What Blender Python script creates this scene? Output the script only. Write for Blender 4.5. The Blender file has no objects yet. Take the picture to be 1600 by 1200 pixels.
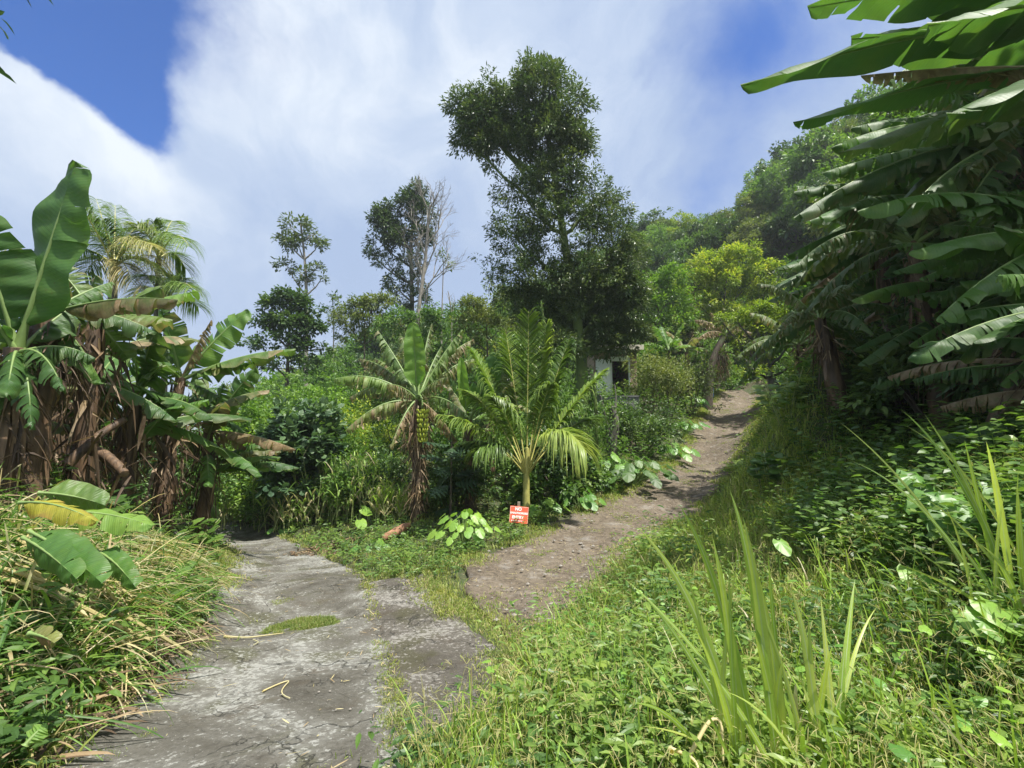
import bpy, math, random
import numpy as np
from mathutils import Vector, Matrix
rng = np.random.default_rng(11)
random.seed(11)
R = math.radians
FPX, PITCH, CZ = 700.0, R(4.9), 1.6
def P(px, py, Y):
    """world point seen at pixel (px,py) of the 1600x1200 picture at depth y=Y"""
    dx, dy = (px - 800) / FPX, (600 - py) / FPX
    fy = math.cos(PITCH) - dy * math.sin(PITCH); fz = math.sin(PITCH) + dy * math.cos(PITCH)
    k = Y / fy
    return np.array([dx * k, Y, CZ + fz * k])
col = bpy.context.scene.collection
def norm(a):
    a = np.asarray(a, float); return a / np.maximum(np.linalg.norm(a, axis=-1, keepdims=True), 1e-9)
def rnd(n, lo=0., hi=1.): return rng.uniform(lo, hi, n)
def rdir(n): return norm(rng.normal(size=(n, 3)))
# ---------------------------------------------------------------- value noise
_H = rng.uniform(-1, 1, (256, 256))
def vn(x, y, s=1.0):
    x = np.asarray(x, float) * s + 97.3; y = np.asarray(y, float) * s + 41.7
    xi, yi = np.floor(x).astype(int), np.floor(y).astype(int); fx, fy = x - xi, y - yi
    fx = fx * fx * (3 - 2 * fx); fy = fy * fy * (3 - 2 * fy)
    g = lambda a, b: _H[a & 255, b & 255]
    return (g(xi, yi) * (1 - fx) + g(xi + 1, yi) * fx) * (1 - fy) + (g(xi, yi + 1) * (1 - fx) + g(xi + 1, yi + 1) * fx) * fy
def fbm(x, y, s=1.0): return vn(x, y, s) * .6 + vn(y, x, s * 2.1) * .3 + vn(x, y, s * 4.3) * .15
# ---------------------------------------------------------------- scene tree helpers
OFF = {}
def root(name, label, cat, loc=(0, 0, 0), group=None, kind=None):
    o = bpy.data.objects.new(name, None); col.objects.link(o); o.location = [float(v) for v in loc]; o.empty_display_size = .2
    o['label'] = label; o['category'] = cat
    if group: o['group'] = group
    OFF[o.name] = np.array(loc, float); return o
def tag(o, label, cat, group=None, kind=None):
    if label: o['label'] = label
    if cat: o['category'] = cat
    if group: o['group'] = group
    if kind: o['kind'] = kind
    return o
class MB:
    def __init__(s): s.V, s.T, s.Q, s.n, s.ti, s.dr, s.uv, s.tm, s.qm = [], [], [], 0, [], [], [], [], []
    def add(s, v, f, tint=.5, dry=0., uv=None, mat=0):
        v = np.asarray(v, float).reshape(-1, 3); f = np.asarray(f, int)
        if len(v) == 0 or len(f) == 0: return
        s.V.append(v); m = len(v)
        (s.T if f.shape[1] == 3 else s.Q).append(f + s.n)
        (s.tm if f.shape[1] == 3 else s.qm).append(np.full(len(f), mat))
        s.ti.append(np.broadcast_to(np.asarray(tint, float), (m,))); s.dr.append(np.broadcast_to(np.asarray(dry, float), (m,)))
        s.uv.append(np.zeros((m, 2)) if uv is None else np.asarray(uv, float).reshape(m, 2)); s.n += m
    def build(s, name, mats, parent=None, smooth=True, at=None):
        V = np.concatenate(s.V)
        off = OFF[parent.name] if parent is not None else (np.array(at, float) if at is not None else np.zeros(3))
        V = V - off
        T = np.concatenate(s.T) if s.T else np.zeros((0, 3), int); Q = np.concatenate(s.Q) if s.Q else np.zeros((0, 4), int)
        me = bpy.data.meshes.new(name); me.vertices.add(len(V)); me.vertices.foreach_set('co', V.astype(np.float32).ravel())
        li = np.concatenate([T.ravel(), Q.ravel()]).astype(np.int32); me.loops.add(len(li)); me.loops.foreach_set('vertex_index', li)
        nf = len(T) + len(Q); me.polygons.add(nf)
        st = np.concatenate([np.arange(len(T)) * 3, len(T) * 3 + np.arange(len(Q)) * 4]).astype(np.int32)
        me.polygons.foreach_set('loop_start', st)
        mi = np.concatenate([np.concatenate(s.tm) if s.tm else np.zeros(0), np.concatenate(s.qm) if s.qm else np.zeros(0)]).astype(np.int32)
        me.polygons.foreach_set('material_index', mi); me.polygons.foreach_set('use_smooth', np.full(nf, smooth))
        me.update(calc_edges=True)
        for nm, a in (('tint', s.ti), ('dry', s.dr)):
            at_ = me.attributes.new(nm, 'FLOAT', 'POINT'); at_.data.foreach_set('value', np.concatenate(a).astype(np.float32))
        at_ = me.attributes.new('luv', 'FLOAT2', 'POINT'); at_.data.foreach_set('vector', np.concatenate(s.uv).astype(np.float32).ravel())
        for m in (mats if isinstance(mats, (list, tuple)) else [mats]): me.materials.append(m)
        o = bpy.data.objects.new(name, me); col.objects.link(o)
        if parent is not None: o.parent = parent
        elif at is not None: o.location = [float(v) for v in at]
        OFF[o.name] = off; return o
KIDS = {}
def kids(o):
    return [c for c in bpy.data.objects if c.parent == o] if o.name not in KIDS else KIDS[o.name]
def dup(r, loc, rz=0, sc=1, label=None, group=None, cat=None):
    """copy a thing and each of its parts"""
    if r.name not in KIDS: KIDS[r.name] = kids(r)
    c = r.copy(); col.objects.link(c); c.location = [float(v) for v in loc]; c.rotation_euler = (0, 0, rz)
    c.scale = (sc, sc, sc) if np.isscalar(sc) else sc
    for ch in KIDS[r.name]:
        d = ch.copy(); col.objects.link(d); d.parent = c
    if label: c['label'] = label
    if group: c['group'] = group
    if cat: c['category'] = cat
    return c
class Proto:
    """first placement moves the thing itself, later ones copy it"""
    def __init__(s, o): s.o, s.used = o, False; KIDS[o.name] = [c for c in bpy.data.objects if c.parent == o]
    def place(s, loc, rz=0, sc=1, label=None, group=None):
        if s.used: return dup(s.o, loc, rz, sc, label, group)
        s.used = True; o = s.o; o.location = [float(v) for v in loc]; o.rotation_euler = (0, 0, rz)
        o.scale = (sc, sc, sc) if np.isscalar(sc) else sc
        if label: o['label'] = label
        if group: o['group'] = group
        return o
# ---------------------------------------------------------------- shapes
def tube(mb, pts, rad, sides=7, tint=.5, dry=0., mat=0, rough=0., cap=True):
    pts = np.asarray(pts, float); n = len(pts); rad = np.broadcast_to(np.asarray(rad, float), (n,))
    tan = norm(np.gradient(pts, axis=0)); ref = np.array([0., 0, 1]) if abs(tan[0][2]) < .9 else np.array([1., 0, 0])
    a = norm(np.cross(tan, ref)); b = np.cross(tan, a)
    th = np.arange(sides) / sides * 2 * math.pi
    rr = rad[:, None] * (1 + rough * rng.uniform(-1, 1, (n, sides)))
    v = pts[:, None, :] + rr[..., None] * (np.cos(th)[None, :, None] * a[:, None, :] + np.sin(th)[None, :, None] * b[:, None, :])
    i, j = np.meshgrid(np.arange(n - 1), np.arange(sides), indexing='ij'); j2 = (j + 1) % sides
    f = np.stack([i * sides + j, i * sides + j2, (i + 1) * sides + j2, (i + 1) * sides + j], -1).reshape(-1, 4)
    ln = np.concatenate([[0], np.cumsum(np.linalg.norm(np.diff(pts, axis=0), axis=1))])
    uv = np.stack([np.repeat(ln, sides), np.tile(th / 6.283, n)], -1)
    v = v.reshape(-1, 3)
    mb.add(v, f, tint, dry, uv, mat)
    if cap:
        c = np.vstack([v[-sides:], pts[-1:] + tan[-1:] * rad[-1] * .3]); k = np.arange(sides)
        mb.add(c, np.stack([k, (k + 1) % sides, np.full(sides, sides)], -1), tint, dry, None, mat)
def bez(a, b, c, n=12):
    t = np.linspace(0, 1, n)[:, None]; a, b, c = map(lambda q: np.asarray(q, float), (a, b, c))
    return a * (1 - t) ** 2 + 2 * b * t * (1 - t) + c * t * t
def frames(d, nh):
    d = norm(d); s = norm(np.cross(d, nh)); n = np.cross(s, d)
    return np.stack([s, d, n], -1)
def inst(mb, tp, pos, M, sc, tint=.5, dry=0., mat=0):
    tv, tf, tuv = tp; N = len(pos)
    if N == 0: return
    sc = np.broadcast_to(np.asarray(sc, float), (N,))
    v = np.einsum('nij,kj->nki', M, tv) * sc[:, None, None] + pos[:, None, :]
    f = (tf[None] + (np.arange(N) * len(tv))[:, None, None]).reshape(-1, tf.shape[1])
    e = lambda q: np.repeat(np.broadcast_to(np.asarray(q, float), (N,)), len(tv))
    mb.add(v.reshape(-1, 3), f, e(tint), e(dry), np.tile(tuv, (N, 1)), mat)
def tpl(v, f):
    v = np.array(v, float); return v, np.array(f, int), np.stack([v[:, 1], v[:, 0]], -1)
def leafT(w=.4, curve=.15, fold=.06):
    return tpl([(0, 0, 0), (w * .5, .3, fold), (-w * .5, .3, fold), (w * .42, .68, fold - curve * .4), (-w * .42, .68, fold - curve * .4), (0, 1, -curve), (0, .35, 0), (0, .68, -curve * .5)],
               [(0, 1, 6), (0, 6, 2), (6, 1, 3), (6, 3, 7), (2, 6, 7), (2, 7, 4), (7, 3, 5), (4, 7, 5)])
def leafS(w=.4, curve=.1):
    return tpl([(0, 0, 0), (w * .5, .42, .04), (0, 1, -curve), (-w * .5, .42, .04)], [(0, 1, 2), (0, 2, 3)])
def heartT(cup=.1, w=1.0, notch=.22, lobes=0):
    pts = []; n = 22
    for k in range(n):
        a = -math.pi / 2 + (k + .5) / n * 2 * math.pi   # 270deg = notch
        r = .5 * (1 + .16 * math.cos(2 * (a + math.pi / 2)))
        x, y = r * math.cos(a) * w, r * math.sin(a) + .45
        d = abs(((a + math.pi / 2 + math.pi) % (2 * math.pi)) - math.pi)
        if d < .3: y += notch
        dt = abs(((a - math.pi / 2 + math.pi) % (2 * math.pi)) - math.pi)
        if dt < .45: y += .16 * (1 - dt / .45)
        if lobes: f = 1 + .12 * math.cos(lobes * a); x *= f; y = .3 + (y - .3) * f
        pts.append((x, y, -cup * ((x * 1.6) ** 2 + (y - .3) ** 2) + cup * .25 * math.sin(k * 1.9)))
    pts.append((0, .22, .02)); 
    inner = [((p[0]) * .5, .22 + (p[1] - .22) * .5, p[2] * .4 + .02) for p in pts[:n]]
    pts += inner; f = []
    for k in range(n):
        k2 = (k + 1) % n
        f += [(n, n + 1 + k, n + 1 + k2), (n + 1 + k, k, k2), (n + 1 + k, k2, n + 1 + k2)]
    return tpl(pts, f)
L_S, L_N, L_M, L_W, L_H, L_HP = leafS(.5), leafS(.3), leafT(.38), leafT(.62, .2), heartT(), heartT(.28, 1.1, .2, 5)
def blades(mb, p0, d, L, w, bend, nseg=3, tint=.5, dry=0., mat=0, bdir=None, wprof=None, wside=None, fold=0.):
    """ribbons: root p0, direction d, length L, width w, bent towards bdir (down)"""
    N = len(p0)
    if N == 0: return
    d = norm(d); L = np.broadcast_to(np.asarray(L, float), (N,)); w = np.broadcast_to(np.asarray(w, float), (N,)); bend = np.broadcast_to(np.asarray(bend, float), (N,))
    bd = np.array([[0, 0, -1.]]) if bdir is None else bdir
    t = np.linspace(0, 1, nseg + 1)
    c = p0[:, None, :] + d[:, None, :] * (L[:, None] * (t - .25 * t ** 3)[None])[..., None] + bd[:, None, :] * (bend * L)[:, None, None] * (t ** 2)[None, :, None]
    if wside is None:
        s = np.cross(d, bd + rng.normal(0, .25, (N, 3))); s = norm(s)
    else: s = norm(wside)
    wp = (np.minimum(1, .45 + t * 2.2) * (1 - t ** 2.2) + .02) if wprof is None else wprof(t)
    off = s[:, None, :] * (w[:, None] * wp[None] * .5)[..., None]
    e = lambda q, k: np.repeat(np.broadcast_to(np.asarray(q, float), (N,)), k)
    m = nseg + 1
    if fold == 0:
        v = np.stack([c - off, c + off], 2).reshape(-1, 3); k = np.arange(nseg) * 2
        tf = np.stack([k, k + 1, k + 3, k + 2], -1)
        f = (tf[None] + (np.arange(N) * 2 * m)[:, None, None]).reshape(-1, 4)
        uv = np.tile(np.stack([np.repeat(t, 2), np.tile([-.5, .5], m)], -1), (N, 1))
        mb.add(v, f, e(tint, 2 * m), e(dry, 2 * m), uv, mat)
    else:
        nn = np.cross(s, d)[:, None, :] * (w[:, None] * wp[None] * fold)[..., None]
        v = np.stack([c - off + nn, c, c + off + nn], 2).reshape(-1, 3); k = np.arange(nseg) * 3
        tf = np.concatenate([np.stack([k, k + 1, k + 4, k + 3], -1), np.stack([k + 1, k + 2, k + 5, k + 4], -1)])
        f = (tf[None] + (np.arange(N) * 3 * m)[:, None, None]).reshape(-1, 4)
        uv = np.tile(np.stack([np.repeat(t, 3), np.tile([-.5, 0, .5], m)], -1), (N, 1))
        mb.add(v, f, e(tint, 3 * m), e(dry, 3 * m), uv, mat)
# ---------------------------------------------------------------- materials
def nodes(name):
    m = bpy.data.materials.new(name); m.use_nodes = True; nt = m.node_tree; nt.nodes.clear()
    out = nt.nodes.new('ShaderNodeOutputMaterial'); return m, nt, out
def nd(nt, t, **k):
    n = nt.nodes.new(t)
    for a, v in k.items():
        if a.startswith('i_'):
            key = a[2:]; key = int(key) if key.isdigit() else key.replace('_', ' ')
            n.inputs[key].default_value = v
        else: setattr(n, a, v)
    return n
def lk(nt, a, b): nt.links.new(a, b)
def mixc(nt, fac, a, b, mode='MIX'):
    n = nd(nt, 'ShaderNodeMix', data_type='RGBA', blend_type=mode)
    for s, v in ((0, fac), (6, a), (7, b)):
        if hasattr(v, 'is_output'): lk(nt, v, n.inputs[s])
        else: n.inputs[s].default_value = v if s == 0 else (*v, 1)
    return n.outputs[2]
def math_(nt, op, a, b=None, c=None, clamp=False):
    n = nd(nt, 'ShaderNodeMath', operation=op, use_clamp=clamp)
    for k, v in enumerate((a, b, c)):
        if v is None: continue
        if hasattr(v, 'is_output'): lk(nt, v, n.inputs[k])
        else: n.inputs[k].default_value = v
    return n.outputs[0]
def ramp(nt, fac, stops):
    n = nd(nt, 'ShaderNodeValToRGB'); e = n.color_ramp.elements
    while len(e) < len(stops): e.new(.5)
    for k, (p, c) in enumerate(stops): e[k].position = p; e[k].color = (*c, 1) if len(c) == 3 else c
    lk(nt, fac, n.inputs[0]); return n.outputs[0]
def noise_(nt, vec, scale, detail=4, rough=.55, dist=0.):
    n = nd(nt, 'ShaderNodeTexNoise', i_Scale=scale, i_Detail=detail, i_Roughness=rough, i_Distortion=dist)
    if vec is not None: lk(nt, vec, n.inputs['Vector'])
    return n.outputs[0]
def mrange(nt, v, a, b, c=0., d=1.):
    n = nd(nt, 'ShaderNodeMapRange', i_1=a, i_2=b, i_3=c, i_4=d); lk(nt, v, n.inputs[0]); return n.outputs[0]
def leafmat(name, dark, mid, light, dryc=(.22, .15, .07), dry2=(.36, .27, .15), trans=.35, rough=.45, veins=0, midrib=0):
    m, nt, out = nodes(name)
    t = nd(nt, 'ShaderNodeAttribute', attribute_name='tint').outputs['Fac']; dr = nd(nt, 'ShaderNodeAttribute', attribute_name='dry').outputs['Fac']
    oi = nd(nt, 'ShaderNodeObjectInfo').outputs['Random']
    t2 = math_(nt, 'ADD', t, math_(nt, 'MULTIPLY', math_(nt, 'SUBTRACT', oi, .5), .55))
    c = ramp(nt, t2, [(0, dark), (.5, mid), (1, light)])
    geo = nd(nt, 'ShaderNodeNewGeometry'); pos = geo.outputs['Position']
    nz = noise_(nt, pos, 2.2, 3)
    c = mixc(nt, mrange(nt, nz, .35, .7), c, mixc(nt, 1., c, (1.25, 1.1, .8), 'MULTIPLY'))
    nz2 = noise_(nt, pos, 23, 3)
    c = mixc(nt, mrange(nt, nz2, .45, .75, 0, .5), c, mixc(nt, 1., c, (.72, .78, .7), 'MULTIPLY'))
    bump = None
    if veins:
        uv = nd(nt, 'ShaderNodeAttribute', attribute_name='luv').outputs['Vector']
        sp = nd(nt, 'ShaderNodeSeparateXYZ'); lk(nt, uv, sp.inputs[0])
        q = math_(nt, 'MULTIPLY_ADD', math_(nt, 'ABSOLUTE', sp.outputs[1]), -.18, sp.outputs[0])
        w = math_(nt, 'SINE', math_(nt, 'MULTIPLY', q, veins))
        w2 = math_(nt, 'SINE', math_(nt, 'MULTIPLY', q, veins * .37))
        ww = math_(nt, 'MULTIPLY', math_(nt, 'ADD', w, w2), .25)
        c = mixc(nt, mrange(nt, ww, -.4, .5, 0, .5), c, mixc(nt, 1., c, (1.4, 1.3, 1.1), 'MULTIPLY')); c = mixc(nt, mrange(nt, noise_(nt, pos, 38, 4, .7), .63, .70, 0, .7), c, (.10, .075, .03)); c = mixc(nt, mrange(nt, noise_(nt, pos, 3.1, 4, .7), .5, .75, 0, .6), c, mixc(nt, 1., c, (1.5, 1.15, .6), 'MULTIPLY'))
        bump = ww
    if midrib:
        uv = nd(nt, 'ShaderNodeAttribute', attribute_name='luv').outputs['Vector']; sp = nd(nt, 'ShaderNodeSeparateXYZ'); lk(nt, uv, sp.inputs[0])
        ay = math_(nt, 'ABSOLUTE', sp.outputs[1]); c = mixc(nt, mrange(nt, ay, .05, .09, .8, 0), c, (.42, .50, .28))
        ln = math_(nt, 'SINE', math_(nt, 'MULTIPLY', sp.outputs[1], 75.)); c = mixc(nt, mrange(nt, ln, -.2, .8, 0, .3), c, mixc(nt, 1., c, (1.5, 1.4, 1.3), 'MULTIPLY')); c = mixc(nt, mrange(nt, ay, .40, .5, 0, .5), c, (.35, .36, .12))
    dn = noise_(nt, pos, 9, 4)
    dc = mixc(nt, mrange(nt, dn, .35, .65), dryc, dry2)
    df = math_(nt, 'MULTIPLY', dr, mrange(nt, noise_(nt, pos, 14, 3), .3, .55, .6, 1.25), clamp=True)
    c = mixc(nt, df, c, dc)
    b = nd(nt, 'ShaderNodeBsdfPrincipled', i_Roughness=rough); b.inputs['Specular IOR Level'].default_value = .4
    lk(nt, c, b.inputs['Base Color'])
    if bump is not None:
        bn = nd(nt, 'ShaderNodeBump', i_Strength=.25, i_Distance=.01); lk(nt, bump, bn.inputs['Height']); lk(nt, bn.outputs[0], b.inputs['Normal'])
    tr = nd(nt, 'ShaderNodeBsdfTranslucent'); lk(nt, mixc(nt, 1., c, (1.2, 1.3, .66), 'MULTIPLY'), tr.inputs[0])
    mx = nd(nt, 'ShaderNodeMixShader', i_0=trans); lk(nt, b.outputs[0], mx.inputs[1]); lk(nt, tr.outputs[0], mx.inputs[2]); lk(nt, mx.outputs[0], out.inputs[0])
    return m
def barkmat(name, a, b, moss=None, mossf=.5, scale=1., stretch=.18, rough=.85, bump=.6):
    m, nt, out = nodes(name)
    tc = nd(nt, 'ShaderNodeTexCoord').outputs['Object']; mp = nd(nt, 'ShaderNodeMapping'); mp.inputs['Scale'].default_value = (1, 1, stretch); lk(nt, tc, mp.inputs[0])
    n1 = noise_(nt, mp.outputs[0], 14 * scale, 5, .65, .4)
    c = mixc(nt, mrange(nt, n1, .35, .65), a, b)
    c = mixc(nt, mrange(nt, noise_(nt, tc, 2.5 * scale, 3), .4, .7, 0, .6), c, mixc(nt, 1., c, (.5, .5, .5), 'MULTIPLY'))
    if moss: c = mixc(nt, mrange(nt, noise_(nt, tc, 3.5 * scale, 4), .62 - mossf * .3, .7 - mossf * .25), c, moss)
    p = nd(nt, 'ShaderNodeBsdfPrincipled', i_Roughness=rough); lk(nt, c, p.inputs['Base Color'])
    bn = nd(nt, 'ShaderNodeBump', i_Strength=bump, i_Distance=.03); lk(nt, n1, bn.inputs['Height']); lk(nt, bn.outputs[0], p.inputs['Normal']); lk(nt, p.outputs[0], out.inputs[0])
    return m
def plain(name, c, rough=.6, var=.15, scale=8., metallic=0.):
    m, nt, out = nodes(name); tc = nd(nt, 'ShaderNodeTexCoord').outputs['Object']
    n1 = noise_(nt, tc, scale, 5, .65)
    cc = mixc(nt, mrange(nt, n1, .3, .7), tuple(x * (1 - var) for x in c), tuple(min(1, x * (1 + var)) for x in c))
    p = nd(nt, 'ShaderNodeBsdfPrincipled', i_Roughness=rough, i_Metallic=metallic); lk(nt, cc, p.inputs['Base Color']); lk(nt, p.outputs[0], out.inputs[0]); return m
M = {}
M['leaf_dark'] = leafmat('leaf_dark_green', (0.036, 0.078, 0.029), (0.065, 0.130, 0.039), (0.130, 0.208, 0.058), trans=.3, rough=.38)
M['leaf_tall'] = leafmat('leaf_glossy_dark', (.035, .065, .03), (.065, .115, .045), (.15, .20, .08), trans=.28, rough=.3)
M['leaf_mid'] = leafmat('leaf_mid_green', (0.046, 0.104, 0.026), (0.091, 0.189, 0.042), (0.182, 0.299, 0.065), trans=.38)
M['leaf_light'] = leafmat('leaf_light_green', (0.078, 0.169, 0.033), (0.156, 0.286, 0.046), (0.286, 0.429, 0.065), trans=.42)
M['leaf_yellow'] = leafmat('leaf_yellow_green', (0.117, 0.195, 0.026), (0.247, 0.351, 0.046), (0.494, 0.520, 0.078), trans=.42)
M['leaf_olive'] = leafmat('leaf_olive', (0.065, 0.104, 0.033), (0.130, 0.182, 0.052), (0.221, 0.260, 0.091), trans=.35)
M['leaf_blue'] = leafmat('leaf_grey_green', (0.039, 0.085, 0.046), (0.078, 0.150, 0.072), (0.156, 0.234, 0.117), trans=.3)
M['grass'] = leafmat('grass_green', (.075, .125, .035), (.16, .23, .055), (.31, .37, .11), (.34, .26, .12), (.55, .46, .26), trans=.42, rough=.5)
M['grass_soft'] = leafmat('grass_soft', (0.117, 0.182, 0.039), (0.221, 0.312, 0.065), (0.390, 0.468, 0.130), (.36, .29, .14), (.52, .44, .24), trans=.42, rough=.55)
M['weed'] = leafmat('weed_leaf', (.05, .11, .03), (.105, .20, .045), (.23, .34, .08), trans=.4, rough=.42)
M['cane'] = leafmat('cane_leaf', (0.078, 0.169, 0.039), (0.156, 0.299, 0.052), (0.312, 0.468, 0.091), (.42, .34, .18), (.62, .55, .38), trans=.42, rough=.42)
M['hero'] = leafmat('broad_grass_blade', (.09, .19, .035), (.20, .35, .05), (.42, .52, .14), (.42, .34, .18), (.62, .55, .38), trans=.45, rough=.38, midrib=1)
M['straw'] = leafmat('straw', (.30, .27, .13), (.44, .40, .22), (.60, .56, .38), (.28, .19, .09), (.5, .4, .24), trans=.3, rough=.6)
M['banana'] = leafmat('banana_leaf', (0.046, 0.111, 0.033), (0.078, 0.182, 0.046), (0.156, 0.299, 0.065), (.20, .13, .07), (.38, .29, .17), trans=.4, rough=.45, veins=420)
M['banana_yellow'] = leafmat('yellowing_banana_leaf', (.17, .24, .03), (.27, .32, .035), (.34, .37, .05), (.25, .12, .03), (.4, .25, .1), trans=.35, rough=.4, veins=420)
M['deadleaf'] = leafmat('dead_leaf', (.06, .042, .03), (.15, .105, .07), (.33, .26, .18), (.16, .1, .06), (.36, .27, .18), trans=.22, rough=.7)
M['palm'] = leafmat('palm_leaf', (0.065, 0.130, 0.033), (0.130, 0.221, 0.046), (0.286, 0.377, 0.091), (.3, .24, .11), (.48, .42, .2), trans=.36, rough=.38)
M['taro'] = leafmat('taro_leaf', (0.065, 0.169, 0.046), (0.117, 0.273, 0.058), (0.260, 0.442, 0.078), trans=.38, rough=.4)
M['rib'] = plain('leaf_rib', (.17, .25, .075), .5)
M['ribdry'] = plain('leaf_rib_dry', (.28, .22, .12), .6)
M['stalk'] = plain('grass_stalk', (.30, .36, .13), .5)
M['yellowstalk'] = plain('palm_stalk', (.42, .40, .12), .4)
M['bark'] = barkmat('bark_brown', (.055, .042, .03), (.14, .11, .08), (.09, .11, .05), .35)
M['bark_pale'] = barkmat('bark_pale', (.18, .16, .13), (.36, .33, .28))
M['bark_moss'] = barkmat('bark_mossy', (.05, .05, .03), (.11, .10, .06), (.10, .15, .03), 1.1)
M['bark_grey'] = barkmat('bark_grey', (.08, .075, .065), (.17, .155, .135), (.11, .13, .07), .3)
M['pseudo'] = barkmat('banana_stem', (.04, .026, .018), (.20, .125, .07), None, scale=.9, stretch=.07, rough=.6)
M['log'] = barkmat('log_wood', (.16, .08, .045), (.38, .20, .11), stretch=.3)
M['fruit'] = plain('banana_fruit', (.38, .44, .05), .45, .2, 20)
# ground
def m_ground():
    m, nt, out = nodes('earth_and_moss'); pos = nd(nt, 'ShaderNodeNewGeometry').outputs['Position']
    a = noise_(nt, pos, 1.3, 6, .65); b = noise_(nt, pos, 14, 6, .7); g = noise_(nt, pos, .35, 5, .6)
    c = mixc(nt, mrange(nt, a, .35, .65), (.055, .045, .025), (.035, .06, .018))
    c = mixc(nt, mrange(nt, g, .4, .6), c, (.045, .085, .02))
    c = mixc(nt, mrange(nt, b, .4, .7, 0, .7), c, (.10, .085, .045))
    p = nd(nt, 'ShaderNodeBsdfPrincipled', i_Roughness=.95); lk(nt, c, p.inputs['Base Color'])
    bn = nd(nt, 'ShaderNodeBump', i_Strength=.8, i_Distance=.05); lk(nt, b, bn.inputs['Height']); lk(nt, bn.outputs[0], p.inputs['Normal']); lk(nt, p.outputs[0], out.inputs[0]); return m
M['ground'] = m_ground()
def m_concrete(name, dark=0.):
    m, nt, out = nodes(name); pos = nd(nt, 'ShaderNodeNewGeometry').outputs['Position']
    big = noise_(nt, pos, .9, 6, .68, .6); med = noise_(nt, pos, 4.2, 8, .72, .5); fine = noise_(nt, pos, 38, 6, .75); vf = noise_(nt, pos, 150, 3, .7)
    c = ramp(nt, big, [(.36 - dark * .0, (.075, .066, .05)), (.46 + dark * .1, (.15, .14, .12)), (.54 + dark * .1, (.25, .245, .225)), (.66 + dark * .12, (.37, .37, .36))])
    c = mixc(nt, mrange(nt, med, .4, .62, 0, .75), c, ramp(nt, fine, [(.3, (.06, .055, .042)), (.55, (.17, .16, .14)), (.75, (.34, .335, .32))]))
    ms = mrange(nt, noise_(nt, pos, 1.7, 5, .6, .3), .52, .62); c = mixc(nt, math_(nt, 'MULTIPLY', ms, .65), c, (.085, .085, .03))
    br = mrange(nt, noise_(nt, pos, 2.3, 6, .7), .55, .66, 0, .6); c = mixc(nt, br, c, (.10, .077, .052))
    # pale worn aggregate
    sp = mrange(nt, math_(nt, 'MULTIPLY', noise_(nt, pos, 24, 5, .7), mrange(nt, big, .4, .62, .85, 1.15)), .555, .585); c = mixc(nt, math_(nt, 'MULTIPLY', sp, .8), c, (.44, .44, .42))
    sp2 = mrange(nt, noise_(nt, pos, 60, 4, .6), .66, .70); c = mixc(nt, math_(nt, 'MULTIPLY', sp2, .7), c, (.5, .49, .45))
    dk = mrange(nt, fine, .3, .42, .8, 0); c = mixc(nt, dk, c, (.035, .033, .025))
    # cracks
    wv = nd(nt, 'ShaderNodeTexNoise', i_Scale=1.8, i_Detail=6.); lk(nt, pos, wv.inputs['Vector'])
    vm = nd(nt, 'ShaderNodeVectorMath', operation='MULTIPLY_ADD'); lk(nt, wv.outputs[1], vm.inputs[0]); vm.inputs[1].default_value = (1.1, 1.1, 1.1); lk(nt, pos, vm.inputs[2])
    vo = nd(nt, 'ShaderNodeTexVoronoi', feature='DISTANCE_TO_EDGE', i_Scale=.85); lk(nt, vm.outputs[0], vo.inputs['Vector'])
    vo2 = nd(nt, 'ShaderNodeTexVoronoi', feature='DISTANCE_TO_EDGE', i_Scale=4.5); lk(nt, vm.outputs[0], vo2.inputs['Vector'])
    cr = mrange(nt, vo.outputs[0], .0, .012, 1, 0)
    cr2 = math_(nt, 'MULTIPLY', mrange(nt, vo2.outputs[0], .0, .03, 1, 0), mrange(nt, noise_(nt, pos, 1.1, 3), .5, .6))
    crk = math_(nt, 'MAXIMUM', cr, cr2); crk = math_(nt, 'MULTIPLY', crk, mrange(nt, noise_(nt, pos, 5, 3), .4, .55), clamp=True)
    c = mixc(nt, math_(nt, 'MULTIPLY', crk, .85), c, (.03, .03, .02))
    c = mixc(nt, 1., c, (.60, .57, .53) if dark else (.70, .70, .66), 'MULTIPLY')
    p = nd(nt, 'ShaderNodeBsdfPrincipled', i_Roughness=.85); lk(nt, c, p.inputs['Base Color'])
    h = math_(nt, 'ADD', math_(nt, 'MULTIPLY', med, 1.2), math_(nt, 'ADD', math_(nt, 'MULTIPLY', fine, .6), math_(nt, 'MULTIPLY', crk, -.8)))
    bn = nd(nt, 'ShaderNodeBump', i_Strength=.75, i_Distance=.03); lk(nt, h, bn.inputs['Height']); lk(nt, bn.outputs[0], p.inputs['Normal']); lk(nt, p.outputs[0], out.inputs[0]); return m
M['concrete'] = m_concrete('weathered_concrete'); M['concrete_dark'] = m_concrete('mossy_concrete', .6)
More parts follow.
